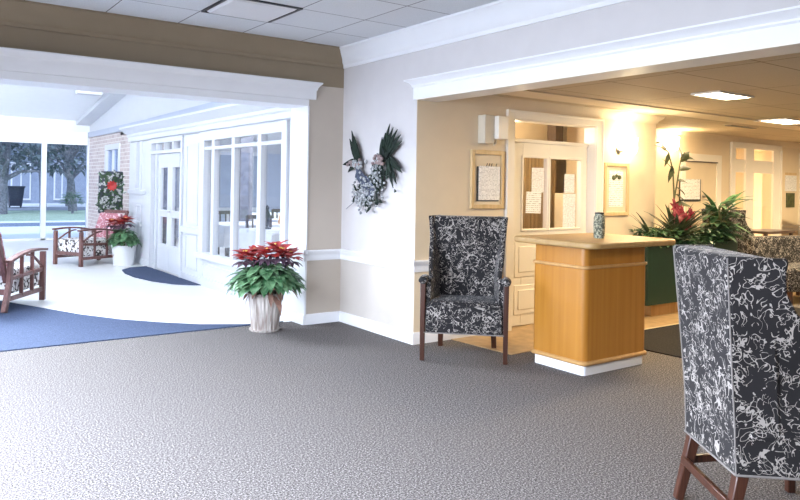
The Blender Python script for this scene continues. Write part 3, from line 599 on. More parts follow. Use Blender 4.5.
# poinsettias -----------------------------------------------------------------------------
def poinsettia(root, ztop, R, h, nleaf, nred, seed, lw=.075, centers=None, brown=12):
    rnd = random.Random(seed); g = MB(); rd = MB(); br = MB(); st = MB(); ye = MB(); pl = MB()
    for k in range(nleaf):
        a = rnd.uniform(0, 2*PI); rr = R*math.sqrt(rnd.uniform(.02, .80)); t_ = rr/R
        z = ztop+h*(.98-.80*t_**2.6)*rnd.uniform(.55, 1)+rnd.uniform(-.02, .02)
        d_ = Vector((math.cos(a)*(.35+t_), math.sin(a)*(.35+t_), rnd.uniform(-.25, .55)-.45*t_))
        g.leaf((rr*.72*math.cos(a), rr*.72*math.sin(a), z), d_, rnd.uniform(.11, .17), rnd.uniform(lw, lw*1.5), rnd.uniform(.2, .6))
    for k in range(brown):
        a = rnd.uniform(0, 2*PI); rr = R*rnd.uniform(.5, .85); z = ztop+rnd.uniform(-.06, .07)
        br.leaf((rr*.7*math.cos(a), rr*.7*math.sin(a), z), (math.cos(a), math.sin(a), rnd.uniform(-1.0, -.2)), rnd.uniform(.09, .16), .05, .4)
    for k in range(14):
        a = rnd.uniform(0, 2*PI); r0 = R*.35; st.tube([(.05*math.cos(a), .05*math.sin(a), ztop-.02), (r0*.6*math.cos(a), r0*.6*math.sin(a), ztop+h*.5), (r0*math.cos(a), r0*math.sin(a), ztop+h*.85)], .007, 6)
    for cx, cy, cz, sz in centers:
        rd = MB(); ye = MB()
        for k in range(nred):
            a = 2*PI*k/nred*2.4+rnd.uniform(-.3, .3); ti = k/nred
            rd.leaf((cx+.02*math.cos(a), cy+.02*math.sin(a), cz+.05*(1-ti)), (math.cos(a), math.sin(a), .95-.95*ti+rnd.uniform(-.15, .2)), sz*rnd.uniform(.75, 1.15), sz*.55, .35)
        for k in range(10):
            a = 2*PI*k/10; pl.leaf((cx+.03*math.cos(a), cy+.03*math.sin(a), cz-.03), (math.cos(a), math.sin(a), .0), sz*.9, sz*.42, .45)
        for k in range(7): ye.blob((cx+rnd.uniform(-.02, .02), cy+rnd.uniform(-.02, .02), cz+.07+rnd.uniform(0, .01)), .006)
        fl = rd.build('flower', M['red'], root, smooth=60); ye.build('flower_buds', M['yellow'], fl)
    fo = g.build('foliage', M['green'], root, smooth=60); br.build('withered_leaves', M['brown'], fo, smooth=60); pl.build('dark_bracts', M['plum'], fo, smooth=60); st.build('stem', M['stem'], fo)
t = thing('potted_poinsettia', 'large red poinsettia in a ribbed whitewashed tub beside the opening jamb', 'potted plant', (-.85, -.03, 0))
MB().lathe([(.02, .012), (.128, .012), (.130, .03), (.160, .335), (.167, .340), (.167, .36), (.150, .36), (.144, .30), (0, .30)], n=144, ribs=24, amp=.018).build('pot', M['basket'], t)
MB().lathe([(0, 0), (.142, 0), (.150, .018), (.138, .018), (0, .012)], n=40).build('saucer', M['basket'], t)
MB().lathe([(0, .30), (.146, .30), (.144, .318), (.0, .325)], n=24).build('soil', M['soil'], t)
poinsettia(t, .36, .40, .30, 300, 26, 3, centers=[(t_*.814+e_*.58, -t_*.58+e_*.81, z_, s_) for t_, e_, z_, s_ in ((-.19, -.06, .685, .11), (-.12, .05, .70, .10), (.02, -.08, .715, .115), (.08, .08, .745, .12), (.16, -.05, .72, .115), (.23, .05, .68, .10))])
t = thing('potted_poinsettia', 'red poinsettia in a plain white pot by the brick wall', 'potted plant', (-.58, 6.1, 0))
MB().lathe([(.02, 0), (.165, 0), (.195, .31), (.205, .315), (.205, .335), (.185, .335), (.18, .29), (0, .29)], n=40).build('pot', M['trim'], t)
MB().lathe([(0, .28), (.182, .28), (.18, .298), (.0, .305)], n=24).build('soil', M['soil'], t)
poinsettia(t, .32, .25, .28, 150, 18, 5, centers=[(-.10, -.05, .68, .13), (.0, -.08, .72, .14), (-.20, .0, .69, .12)], brown=2)

# wreath on stand by the brick wall
t = thing('wreath_stand', 'dark rectangular wreath with red bow on a stand by the brick wall', 'wreath', (-.52, 7.3, 0))
rnd = random.Random(11); mb = MB(); lv = MB(); dk = MB()
mb.prism([(-.21, -.03), (.21, -.03), (.21, .03), (-.21, .03)], .82, 1.58); mb.build('backing', M['wreathdark'], t, bevel=.02)
for k in range(240):
    u_, v_ = rnd.uniform(-.21, .20), rnd.uniform(.86, 1.56); a = rnd.uniform(0, 2*PI)
    (dk if k % 5 < 3 else lv).leaf((u_, -.04+rnd.uniform(-.02, .01), v_), (math.cos(a), -.35, math.sin(a)), rnd.uniform(.05, .09), .035, .2, up=(0, -1, 0))
for k in range(40):
    u_ = rnd.uniform(-.12, .08); dk.leaf((u_, -.03, .86), (rnd.uniform(-.3, .3), -.1, -1), rnd.uniform(.08, .16), .05, .1, up=(0, -1, 0))
lv.build('pale_leaves', M['ivory'], t); dk.build('dark_leaves', M['deepgreen'], t)
mb = MB()
for k in range(10):
    a = 2*PI*k/10; mb.leaf((.0, -.07, 1.32), (math.cos(a), -.4, math.sin(a)), .10, .06, .2, up=(0, -1, 0))
mb.build('bow', M['red'], t)
MB().bar((.10, .04, 0), (.10, .04, .9), .05, .05).bar((-.10, .12, 0), (-.03, .04, 1.2), .025, .025).bar((.16, .25, 0), (.05, .05, 1.2), .025, .025).build('stand', M['bark'], t)

# wooden sunroom armchairs --------------------------------------------------------------------
def wood_chair(label, loc, rz):
    t = thing('wooden_armchair', label, 'armchair', loc, rz, 'wooden armchairs in the sunroom')
    W = M['redwood']; hw, df, db = .32, -.38, .38
    for sx in (-1, 1):
        MB().bar((sx*hw, df, 0), (sx*hw, df, .565), .05, .06).build('leg', W, t, bevel=.006)
        MB().bar((sx*hw, db+.10, 0), (sx*hw, db-.0, .30), .05, .06).bar((sx*hw, db, .28), (sx*hw, db-.02, .53), .05, .06).build('leg', W, t, bevel=.006)
        mb = MB(); n = 10; prev = None
        for i in range(n+1):
            q = i/n; y = df-.05+q*(db-df+.08); z = .585+.03*math.sin(q*PI*.9)-.07*q*q
            if prev: mb.bar(prev, (sx*hw, y, z), .075, .028)
            prev = (sx*hw, y, z)
        mb.build('armrest', W, t, bevel=.004)
        MB().bar((sx*hw, df, .13), (sx*hw, db, .13), .03, .05).build('rail', W, t, bevel=.004); MB().bar((sx*hw, df, .36), (sx*hw, db, .34), .03, .04).build('rail', W, t, bevel=.004)
        for y in (-.12, .12): MB().bar((sx*hw, y, .13), (sx*hw, y, .59), .022, .04).build('spindle', W, t, bevel=.003)
        mb = MB(); prev = None
        for i in range(9):
            q = i/8; p = (sx*hw, df+.03+q*.36, .40+.16*math.sin(q*PI/2))
            if prev: mb.bar(prev, p, .02, .022)
            prev = p
        mb.build('brace', W, t)
        MB().bar((sx*.27, db-.03, .30), (sx*.27, db+.20, .88), .045, .05).build('back_post', W, t, bevel=.005)
    MB().bar((-hw, df, .20), (hw, df, .20), .03, .06).build('stretcher', W, t, bevel=.004); MB().bar((-hw, db, .20), (hw, db, .20), .03, .06).build('stretcher', W, t, bevel=.004)
    MB().bar((-.27, db+.20, .87), (.27, db+.20, .87), .05, .05).build('back_rail', W, t, bevel=.005); MB().bar((-.27, db, .40), (.27, db, .40), .04, .05).build('back_rail', W, t, bevel=.005)
    MB().box(-.285, .285, df+.0, db-.06, .16, .43).build('seat', M['leafcush'], t, bevel=.035, seg=3)
    R = Matrix.Translation((0, db-.07, .40)) @ Matrix.Rotation(-.37, 4, 'X')
    MB().box(-.255, .255, -.06, .06, .0, .47, R).build('backrest', M['pinkcush'], t, bevel=.035, seg=3)
    return t
wood_chair('wooden armchair with rose print back beside the white pot', (-1.05, 6.55, 0), math.radians(-64))
wood_chair('wooden armchair cut off by the left edge, on blue carpet', (-2.81, 2.67, .009), math.radians(146.6))

# wing chairs ---------------------------------------------------------------------------------
def wing_chair(label, loc, rz, zb=.225):
    t = thing('wing_chair', label, 'wing chair', loc, rz, 'scroll patterned wing chairs'); F = M['wing']
    def hwid(z): return .245+(.030*max(0, (z-.5)/.65)**1.3 if z > .5 else 0)
    def yb(z): return .25+.06*max(0, (z-.4)/.75)
    st = MB(); st.prism([(-.313, -.295), (.313, -.295), (.250, .20), (-.250, .20)], zb, .445)
    st.build('seat', F, t, bevel=.025, seg=3)
    MB().loft([[(-.285, -.285, .445), (.285, -.285, .445), (.27, .2, .445), (-.27, .2, .445)], [(-.29, -.29, .465), (.29, -.29, .465), (.275, .2, .465), (-.275, .2, .465)], [(-.26, -.25, .485), (.26, -.25, .485), (.25, .2, .48), (-.25, .2, .48)]]).build('seat_cushion', F, t, bevel=.008)
    rings = []
    for z in (zb, .39, .47, .6, .75, .9, 1.05, 1.135, 1.15):
        w_ = hwid(z)-(.012 if z == 1.15 else 0); y1 = yb(z)-(.012 if z == 1.15 else 0); y0 = y1-(.17 if z > .4 else .10)+(.02 if z == 1.15 else 0); wf = w_+(.030 if z > .4 else 0); rings.append([(-wf, y0, z), (wf, y0, z), (w_, y1, z), (-w_, y1, z)])
    MB().loft(rings).build('backrest', F, t, bevel=.012)
    prof = [(.64, .50, .040), (.72, .45, .045), (.78, .39, .05), (.86, .31, .055), (.94, .235, .055), (1.02, .195, .058), (1.10, .195, .060), (1.14, .205, .062), (1.152, .195, .062)]
    for s_ in (-1, 1):
        rings = []
        for z, d_, fl_ in prof:
            w_ = hwid(z); y1 = yb(z)-.002; o = s_*(w_+.005); i = s_*(w_-.035); rings.append([(o, y1, z), (i, y1, z), (i+s_*fl_, y1-d_, z), (o+s_*fl_, y1-d_, z)])
        MB().loft(rings).build('wing', F, t, bevel=.010, smooth=50)
        rings = [[(s_*.251, yb(z)-.002, z), (s_*.21, yb(z)-.002, z), (s_*.272, -.262, z), (s_*.313, -.262, z)] for z in (zb+.001, .45, .665)]
        MB().loft(rings).build('side_panel', F, t, bevel=.006)
        mb = MB(); rings = []
        for y, r in ((-.325, .020), (-.31, .034), (-.2, .038), (-.14, .034)):
            x = s_*.330; rings.append([(x+1.1*r*math.cos(2*PI*k/12), y, .648+.85*r*math.sin(2*PI*k/12)) for k in range(12)])
        mb.loft(rings).build('arm_pad', F, t, smooth=60)
        MB().bar((s_*.332, -.275, .0), (s_*.332, -.275, .635), .036, .036, up=(0, 1, 0), w2=.044, h2=.044).build('leg', M['mahog'], t, bevel=.005)
        MB().bar((s_*.235, .285, .0), (s_*.225, .215, zb+.02), .036, .042, up=(1, 0, 0), w2=.05, h2=.05).build('leg', M['mahog'], t, bevel=.005)
        if zb > .25: MB().bar((s_*.325, -.275, zb-.11), (s_*.232, .255, zb-.12), .022, .034).build('stretcher', M['mahog'], t, bevel=.004)
    if zb > .25: MB().bar((-.235, .265, zb-.12), (.235, .265, zb-.12), .022, .036).build('stretcher', M['mahog'], t, bevel=.004)
    pip = MB(); z = zb+.003
    pip.tube([(-.316, -.298, z), (.316, -.298, z), (.255, .252, z), (-.255, .252, z), (-.316, -.298, z)], .005, 6)
    pip.build('piping', M['wingline'], t); pip = MB()
    for s_ in (-1, 1):
        pip = MB(); pip.tube([(s_*(hwid(z)+.002), yb(z)-.001, z) for z in (zb+.005, .5, .7, .9, 1.05, 1.145)], .0035, 6); pip.build('piping', M['wingline'], t)
    return t
proto = wing_chair('dark wing chair against the wall corner, facing the hall, left of the podium', (.153, -1.796, 0), math.radians(-44))
wing_chair('large dark wing chair at the lower right, seen from behind', (-.76, -4.80, 0), math.radians(54), .30)
for lab, loc, rz in (('small distant wing chair beside the leafy plant in the far lobby', (6.02, -.80, 0), 75),
                     ('distant wing chair below the far lobby window by right edge', (8.75, -.95, 0), -20)):
    o = copy_tree(proto); o.location = loc; o.rotation_euler = (0, 0, math.radians(rz)); o['label'] = lab
t = thing('lobby_bench', 'low dark patterned settee behind the right wing chair', 'settee', (5.85, -1.75, 0), math.radians(-10))
B(-.5, .5, -.3, .3, .16, .46).build('seat', M['wing'], t, bevel=.04); B(-.5, .5, .2, .34, .3, .82).build('backrest', M['wing'], t, bevel=.04)
for s_ in (-1, 1):
    for y in (-.25, .25): MB().bar((s_*.44, y, 0), (s_*.44, y, .17), .05, .05, up=(0, 1, 0)).build('leg', M['mahog'], t)
t = thing('side_table', 'small brown side table below the far lobby window', 'table', (7.35, -.65, 0))
B(-.55, .3, -.25, .25, .78, .82).build('tabletop', M['darkwood'], t, bevel=.006)
for x in (-.5, .25):
    for y in (-.2, .2): MB().bar((x, y, 0), (x, y, .78), .04, .04, up=(0, 1, 0)).build('leg', M['darkwood'], t)

# podium -----------------------------------------------------------------------------------------
def rrect(x0, x1, y0, y1, r, n=6):
    p = []
    for cx, cy, a0 in ((x1-r, y1-r, 0), (x0+r, y1-r, PI/2), (x0+r, y0+r, PI), (x1-r, y0+r, 1.5*PI)):
        p += [(cx+r*math.cos(a0+PI/2*k/n), cy+r*math.sin(a0+PI/2*k/n)) for k in range(n+1)]
    return p
t = thing('podium', 'honey oak reception podium with pale rounded top and white plinth', 'podium', (.80, -2.60, 0))
X0, X1, Y0, Y1 = -.360, .400, -.215, .33
MB().prism(rrect(X0+.015, X1-.015, Y0+.015, Y1-.015, .03), 0, .075).build('plinth', M['trim'], t)
MB().prism(rrect(X0-.015, X1+.015, Y0-.015, Y1+.015, .05), .075, .11).build('base_moulding', M['oakedge'], t, bevel=.012)
MB().prism(rrect(X0, X1, Y0, Y1, .05), .11, .80).build('body', M['oak'], t)
MB().prism(rrect(X0-.012, X1+.012, Y0-.012, Y1+.012, .055), .80, .825).build('waist_moulding', M['oakedge'], t, bevel=.008)
MB().prism(rrect(X0+.004, X1-.004, Y0+.004, Y1-.004, .05), .825, .965).build('neck', M['oak'], t)
MB().prism(rrect(-.475, .60, -.375, .48, .10), .965, 1.012).build('top', M['oaktop'], t, bevel=.014, seg=3)
t = thing('vase', 'small mottled green cylinder vase on the podium top', 'vase', (.83, -2.62, 1.012))
MB().lathe([(.0, 0), (.040, 0), (.044, .02), (.046, .1), (.044, .165), (.036, .185), (.036, .20), (.030, .20), (.030, .17), (0, .16)], n=28).build('body', M['vase'], t)
MB().lathe([(.0, .195), (.037, .195), (.038, .205), (.0, .21)], n=24).build('lid', M['bronze'], t)

# planter with plants ------------------------------------------------------------------------------
PX0, PX1, PY = 2.92, 4.72, -1.6
t = thing('planter_box', 'long dark green planter box behind the podium', 'planter', (0, 0, 0))
mb = MB(); z0, z1 = .145, .80
mb.box(PX0, PX1, PY, PY+.02, z0, z1); mb.box(PX0, PX1, PY+.28, PY+.30, z0, z1); mb.box(PX0, PX0+.02, PY+.02, PY+.28, z0, z1); mb.box(PX1-.02, PX1, PY+.02, PY+.28, z0, z1); mb.box(PX0+.02, PX1-.02, PY+.02, PY+.28, z0, z0+.02)
mb.build('box', M['planter'], t, smooth=0); B(PX0+.18, PX1-.18, PY+.08, PY+.24, .004, z0).build('plinth', M['oakedge'], t); B(PX0+.02, PX1-.02, PY+.02, PY+.28, .70, .75).build('soil', M['soil'], t)
rnd = random.Random(21); mb = MB()
for k in range(1150):
    x = rnd.uniform(PX0-.0, PX1); y = PY+.15+rnd.uniform(-.17, .15); a = rnd.uniform(0, 2*PI)
    mb.leaf((x, y, .77+rnd.uniform(0, .20)), (math.cos(a), math.sin(a)-.3, rnd.uniform(-.4, .8)), rnd.uniform(.05, .09), .045, .3, seg=3)
tag(mb.squash(PY+.2, PY+.31).build('ivy', M['ivy'], smooth=60), 'dense trailing ivy filling the dark green planter', 'ivy', kind='stuff')
def arch(mb, b, az, L_, w_, rise, droop, seg=7):
    mb.leaf(b, (math.cos(az)*(1-rise), math.sin(az)*(1-rise), rise), L_, w_, droop, seg=seg, fold=.35)
# bromeliad
t = thing('bromeliad', 'red flowering bromeliad in the middle of the planter', 'plant', (3.66, -1.45, .74)); g = MB(); r_ = MB()
rnd = random.Random(4)
for k in range(62): arch(g, (0, 0, .04), rnd.uniform(0, 2*PI), rnd.uniform(.30, .60), .07, rnd.uniform(.45, .85), rnd.uniform(.35, .7))
for cx, cz, sz in ((-.14, .47, .13), (-.05, .40, .14), (.05, .33, .13), (.16, .37, .11), (.10, .28, .12), (-.10, .36, .12)):
    for k in range(14):
        a = rnd.uniform(0, 2*PI); r_.leaf((cx, -.06, cz), (math.cos(a), -.5, math.sin(a)+.25), sz*rnd.uniform(.6, .95), .04, .3, up=(0, -1, 0))
    g.tube([(cx*.3, 0, .0), (cx, -.05, cz)], .008, 6)
g.squash(0, .12).build('foliage', M['olive'], t, smooth=60); r_.build('red_bracts', M['rosy'], t, smooth=60)
# tall leafed stem
t = thing('tall_plant', 'tall thin stemmed plant rising above the red bromeliad', 'plant', (3.72, -1.40, .74)); g = MB(); s_ = MB()
stem = [(0, 0, 0), (-.03, 0, .35), (-.04, 0, .62), (-.10, -.02, .90), (-.22, -.04, 1.10), (-.36, -.05, 1.19)]
s_.tube(stem, [.012, .012, .011, .009, .007, .004]); s_.tube([(-.04, 0, .55), (.03, .0, .80), (.08, 0, 1.02), (.14, -.01, 1.12)], [.010, .009, .007, .004])
for (x, y, z), d_, l_, w_ in (((-.20, -.04, 1.08), (-.8, 0, .55), .26, .06), ((-.08, -.03, .86), (-.6, 0, .75), .26, .06), ((.10, 0, 1.04), (.9, -.1, .2), .26, .11), ((-.36, -.05, 1.19), (-.9, 0, .3), .10, .04), ((-.22, -.04, 1.10), (-.2, 0, -1), .16, .05), ((-.12, -.03, .95), (-.3, 0, -1), .20, .055), ((.08, 0, 1.0), (.6, 0, .6), .24, .11), ((.05, 0, .90), (1, 0, .35), .26, .11), ((.02, 0, .78), (1, -.1, .1), .20, .08), ((.0, 0, .70), (1, -.2, -.3), .18, .07), ((-.02, 0, .62), (.9, -.2, -.25), .20, .07), ((-.03, 0, .5), (1, -.3, .1), .30, .13), ((-.03, 0, .44), (1, -.1, -.1), .24, .10), ((.10, 0, 1.05), (-.2, 0, .9), .14, .06)):
    g.leaf((x, y, z), d_, l_, w_, .25, seg=6, fold=.2, up=(0, -.5, 1))
s_.build('stem', M['stem'], t); g.squash(0, .12).build('leaves', M['olive'], t, smooth=60)
# broad leafed plant at right of the planter
t = thing('leafy_plant', 'broad leafed green plant at the right end of the planter', 'plant', (4.52, -1.45, .74)); g = MB(); s_ = MB(); rnd = random.Random(9)
for k in range(105):
    az = rnd.uniform(0, 2*PI); h = rnd.uniform(.08, .52); r0 = rnd.uniform(.02, .22)
    b_ = (r0*math.cos(az), r0*math.sin(az)*.5, h); s_.tube([(0, 0, 0), (r0*.5*math.cos(az), r0*.3*math.sin(az), h*.6), b_], .005, 5)
    g.leaf(b_, (math.cos(az), math.sin(az)*.6, rnd.uniform(.0, .9)), rnd.uniform(.16, .34), rnd.uniform(.05, .10), rnd.uniform(.3, .7), seg=5, fold=.2)
for d_, l_ in (((-1, -.2, .75), .52), ((.75, -.1, .9), .60), ((-.6, 0, 1.0), .48), ((1, -.1, .35), .42)): g.leaf((0, 0, .33), d_, l_, .085, .28, seg=7, fold=.2)
s_.build('stem', M['stem'], t); g.squash(0, .12).build('leaves', M['ivy'], t, smooth=60)
t = thing('grass_plant', 'arching strap leafed plant at the left end of the planter', 'plant', (3.18, -1.45, .74)); g = MB(); rnd = random.Random(17)
for k in range(26): arch(g, (0, 0, .05), rnd.uniform(0, 2*PI), rnd.uniform(.25, .5), .035, rnd.uniform(.4, .8), rnd.uniform(.4, .8))
g.squash(0, .12).build('leaves', M['olive'], t, smooth=60)

# swag on wall B -----------------------------------------------------------------------------------
t = thing('wall_swag', 'dried flower and feather swag in a V shape on the pale wall', 'wall decoration', (0, -.62, 1.5)); rnd = random.Random(5)
def W(px, py, out=.03): return Vector((-out, .62-.15-.0172*(px-350), 1.935-.00986*(py-132)-1.5))
fe = MB()
def spike(a, b, w_, out=.03, out2=.06):
    A, B_ = W(*a, out), W(*b, out2); d_ = B_-A; fe.leaf(A, d_, d_.length, w_, .02, up=(-1, 0, 0), seg=6, fold=.3, thick=.006)
for b_ in ((347, 165), (351, 163), (353, 173)): spike((362, 162), b_, .06)
for b_ in ((356, 131), (359, 137), (354, 139), (362, 144)): spike((364, 166), b_, .075)
fe.build('feathers', M['feather'], t, smooth=60); fe = MB()
for b_ in ((395, 128), (398, 132), (391, 136), (402, 134), (406, 145), (405, 139), (388, 140)): spike((386, 163), b_, .06)
for b_ in ((406, 170), (402, 184), (399, 188), (407, 174), (396, 178)): spike((392, 158), b_, .06)
for k in range(45):
    a = rnd.uniform(0, 2*PI); c_ = rnd.choice(((389, 161), (389, 161), (380, 190), (374, 196), (392, 175), (386, 180))); P_ = W(*c_)
    fe.leaf(P_, (-.4, math.cos(a), math.sin(a)), rnd.uniform(.07, .13), .045, .1, up=(-1, 0, 0))
fe.build('feathers', M['feather'], t, smooth=60)
rb = MB()
for k in range(26):
    q = k/25; P_ = W(361+q*14+rnd.uniform(-2.5, 2.5), 168+q*22+rnd.uniform(-3, 3), .05); a = rnd.uniform(-.6, .6)
    rb.leaf(P_, (-.2, -math.sin(.9+a), -math.cos(.9+a)), .12, .07, .15, up=(-1, 0, 0))
rb.build('ribbon', M['bluegrey'], t)
fw = MB()
for k in range(330):
    if k < 200: c_ = (372+rnd.gauss(0, 5.5), 192+rnd.gauss(0, 8))
    elif k < 275: c_ = (384+rnd.gauss(0, 3), 176+rnd.gauss(0, 8))
    else: c_ = (367+rnd.gauss(0, 2.5), 200+rnd.gauss(0, 4))
    fw.blob(W(*c_, .05+rnd.uniform(-.02, .03)), rnd.uniform(.007, .017))
for k in range(20): fw.blob(W(rnd.gauss(364, 3), rnd.gauss(165, 2), .06), .02); 
fw.build('flowers', M['ivory'], t); lf = MB()
for k in range(120):
    c_ = rnd.choice(((374, 193), (383, 176), (388, 182), (370, 188), (378, 200))); a = rnd.uniform(0, 2*PI)
    lf.leaf(W(c_[0]+rnd.gauss(0, 4), c_[1]+rnd.gauss(0, 6), .04), (-.35, math.cos(a), math.sin(a)), rnd.uniform(.05, .09), .03, .1, up=(-1, 0, 0))
lf.build('dark_leaves', M['feather'], t, smooth=60)
mb = MB()
for k in range(14): mb.blob(W(rnd.gauss(387, 3), rnd.gauss(162, 2.5), .075), .018)
mb.build('pink_flowers', plain('dusty pink flower', (.30, .22, .21), .8), t); mb = MB()
for k in range(10): mb.blob(W(rnd.gauss(361, 4), rnd.gauss(164, 2), .07), .018)
mb.build('pink_flowers', plain('faded pink flower', (.24, .18, .17), .8), t)
mb = MB()
for k in range(24):
    c_ = (rnd.gauss(366, 6), rnd.gauss(200, 5)); mb.tube([W(374, 190), W((374+c_[0])/2, (190+c_[1])/2+2, .06), W(*c_, .03)], .004, 5)
mb.build('stems', M['bark'], t)

# dining room behind the sunroom windows ------------------------------------------------------------
struct('wall_dining_rear', B(.25, 6.2, 11.8, 12, 0, 2.8), M['shadegrey'], 'grey dining room end wall', 'wall')
struct('wall_dining_side', B(6, 6.2, .3, 11.8, 0, 2.8), M['cool'], 'pale dining room side wall', 'wall')
struct('ceiling_dining', B(.25, 6.2, .36, 11.8, 2.6, 2.7), M['cool'], 'pale dining room ceiling', 'ceiling')
struct('wall_dining_near', B(.15, 6.2, .30, .36, 0, 2.7), M['cream'], 'dining room wall behind the lobby', 'wall')
w = sthing('window_8', 'dining room end window with dark glazing bars', 'window')
mb = MB()
for x in (.5, 1.3, 2.1, 2.9, 3.7, 4.5): mb.box(x-.05, x+.05, 11.74, 11.8, .7, 2.2)
mb.box(.45, 4.55, 11.74, 11.8, .65, .75); mb.box(.45, 4.55, 11.74, 11.8, 2.15, 2.25); mb.build('frame', M['cool'], w); B(.5, 4.5, 11.775, 11.79, .75, 2.15).build('glass', M['house'], w)
w = sthing('window_7', 'dining room window with dark frames', 'window')
mb = MB()
for y in (5.0, 6.5, 8.0, 9.5, 11.0): mb.box(5.94, 6.0, y, y+.16, .8, 2.3)
mb.box(5.94, 6.0, 5, 11.1, .8, .9); mb.box(5.94, 6, 5, 11.1, 2.2, 2.3); mb.build('frame', M['curtain'], w); B(5.985, 6.0, 5, 11.1, .9, 2.2).build('glass', M['house'], w)
for k, (x, y) in enumerate(((.62, 5.6), (1.75, 6.6), (.95, 8.6), (2.9, 9.4), (2.1, 10.8))):
    p = thing('column', ('grey column nearest the long sunroom window', 'grey column by the dining side wall', 'grey column behind the french door', 'second grey column by the dining side wall', 'rearmost grey column of the dining room')[k], 'column', (x, y, 0), group='dining room columns')
    p['kind'] = 'structure'; B(-.13, .13, -.13, .13, 0, 2.6).build('shaft', M['curtain'], p, bevel=.01)
def table(label, x, y, sx=.55, sy=.55):
    p = thing('dining_table', label, 'table', (x, y, 0), group='dining tables behind the glass')
    MB().prism(rrect(-sx, sx, -sy, sy, .05), .74, .77).build('tabletop', M['cloth'], p); rings = []
    for z, e in ((.745, .012), (.60, .02), (.45, .045)): rings.append([(sx*a+e*a, sy*b+e*b, z) for a, b in ((-1, -1), (0, -1.0), (1, -1), (1, 0), (1, 1), (0, 1), (-1, 1), (-1, 0))])
    MB().loft(rings).build('tablecloth', M['cloth'], p)
    for a in (-1, 1):
        for b in (-1, 1): MB().bar((a*(sx-.06), b*(sy-.06), 0), (a*(sx-.06), b*(sy-.06), .74), .05, .05, up=(0, 1, 0)).build('leg', M['darkwood'], p)
def dchair(label, x, y, rz):
    p = thing('dining_chair', label, 'chair', (x, y, 0), rz, group='dining chairs behind the glass'); Wd = M['darkwood']
    B(-.21, .21, -.21, .21, .43, .47).build('seat', M['curtain'], p, bevel=.01)
    for a in (-1, 1):
        MB().bar((a*.19, -.19, 0), (a*.19, -.19, .44), .035, .035, up=(0, 1, 0)).build('leg', Wd, p); MB().bar((a*.19, .2, 0), (a*.19, .24, .92), .035, .035, up=(0, 1, 0)).build('leg', Wd, p)
    mb = MB(); mb.bar((-.19, .24, .90), (.19, .24, .90), .03, .06)
    for x_ in (-.1, 0, .1): mb.bar((x_, .215, .47), (x_, .24, .9), .02, .02, up=(0, 1, 0))
    mb.build('backrest', Wd, p)
for k, (x, y) in enumerate(((.75, 2.6), (.8, 4.3), (2.3, 5.0), (2.6, 7.6))):
    table(('white clothed table just behind the long sunroom window', 'white clothed table behind the panelled pier', 'white clothed table deep in the dining room', 'white clothed table before the grey columns')[k], x, y)
for k, (x, y, r) in enumerate(((.75, 3.44, 0), (1.62, 2.6, -1.57), (.8, 5.12, 0), (2.3, 5.82, 0), (3.15, 5.0, -1.57), (1.76, 7.6, 1.57), (2.6, 8.42, 0))):
    dchair('dark wooden dining chair '+('behind the nearest white table', 'right of the nearest white table', 'behind the pier table', 'behind the deep white table', 'right of the deep white table', 'left of the column table', 'behind the column table')[k], x, y, r)
t = thing('table_lamp', 'amber glass lamp on the nearest dining table', 'lamp', (.52, 2.35, .77)); MB().lathe([(0, 0), (.06, 0), (.07, .01), (.015, .03), (.015, .08)], n=16).build('base', M['bronze'], t); MB().lathe([(.02, .08), (.09, .1), (.07, .22), (.03, .24)], n=16).build('lamp_shade', M['orange'], t)
t = thing('figurine', 'dark bronze figurine on the nearest dining table', 'figurine', (.50, 2.85, .77)); MB().lathe([(0, 0), (.06, 0), (.06, .02), (.02, .03), (.03, .12), (.05, .2), (.02, .26), (.03, .30), (0, .34)], n=16).build('body', M['bronze'], t)

# outside ----------------------------------------------------------------------------------------------
struct('ground_paving', B(-25, 20, 12.1, 17.8, -.2, -.01), M['paving'], 'pale paving outside the sunroom', 'ground')
struct('ground_kerb', B(-25, 20, 17.8, 19.6, -.2, .0), M['kerb'], 'dark kerb band before the lawn', 'ground')
struct('ground_kerb_pale', B(-25, 20, 19.6, 20.6, -.2, .005), M['paving'], 'pale edging of the lawn', 'ground')
struct('ground_lawn', B(-30, 25, 20.6, 30, -.2, 0), M['lawn'], 'green lawn outside', 'ground')
struct('ground_path', B(-30, 30, 30, 34.5, -.2, .01), M['asphalt'], 'grey path beyond the lawn', 'ground')
struct('ground_drive', B(-30, 30, 34.5, 80, -.2, .0), M['paving'], 'pale drive before the house', 'ground')
hs = thing('house', 'blue grey house beyond the lawn', 'house', (2, 41, 0))
B(-14, 16, 0, 8, 0, 3.6).build('wall', M['house'], hs); MB().extrude([(-.6, 0), (4, 3.2), (8.6, 0)], (-14.5, 0, 3.4), (16.5, 0, 3.4), (0, 1, 0)).build('roof', M['roof'], hs, smooth=0)
for x0, x1 in ((-4.5, -3.3), (.05, .95), (2.35, 3.1), (5.2, 6.0)):
    q = MB().box(x0-.08, x1+.08, -.08, .0, .2, 2.4).build('window', M['trim'], hs); MB().box(x0, (x0+x1)/2-.04, -.1, -.08, .3, 2.3).box((x0+x1)/2+.04, x1, -.1, -.08, .3, 2.3).build('pane', M['house'], q)
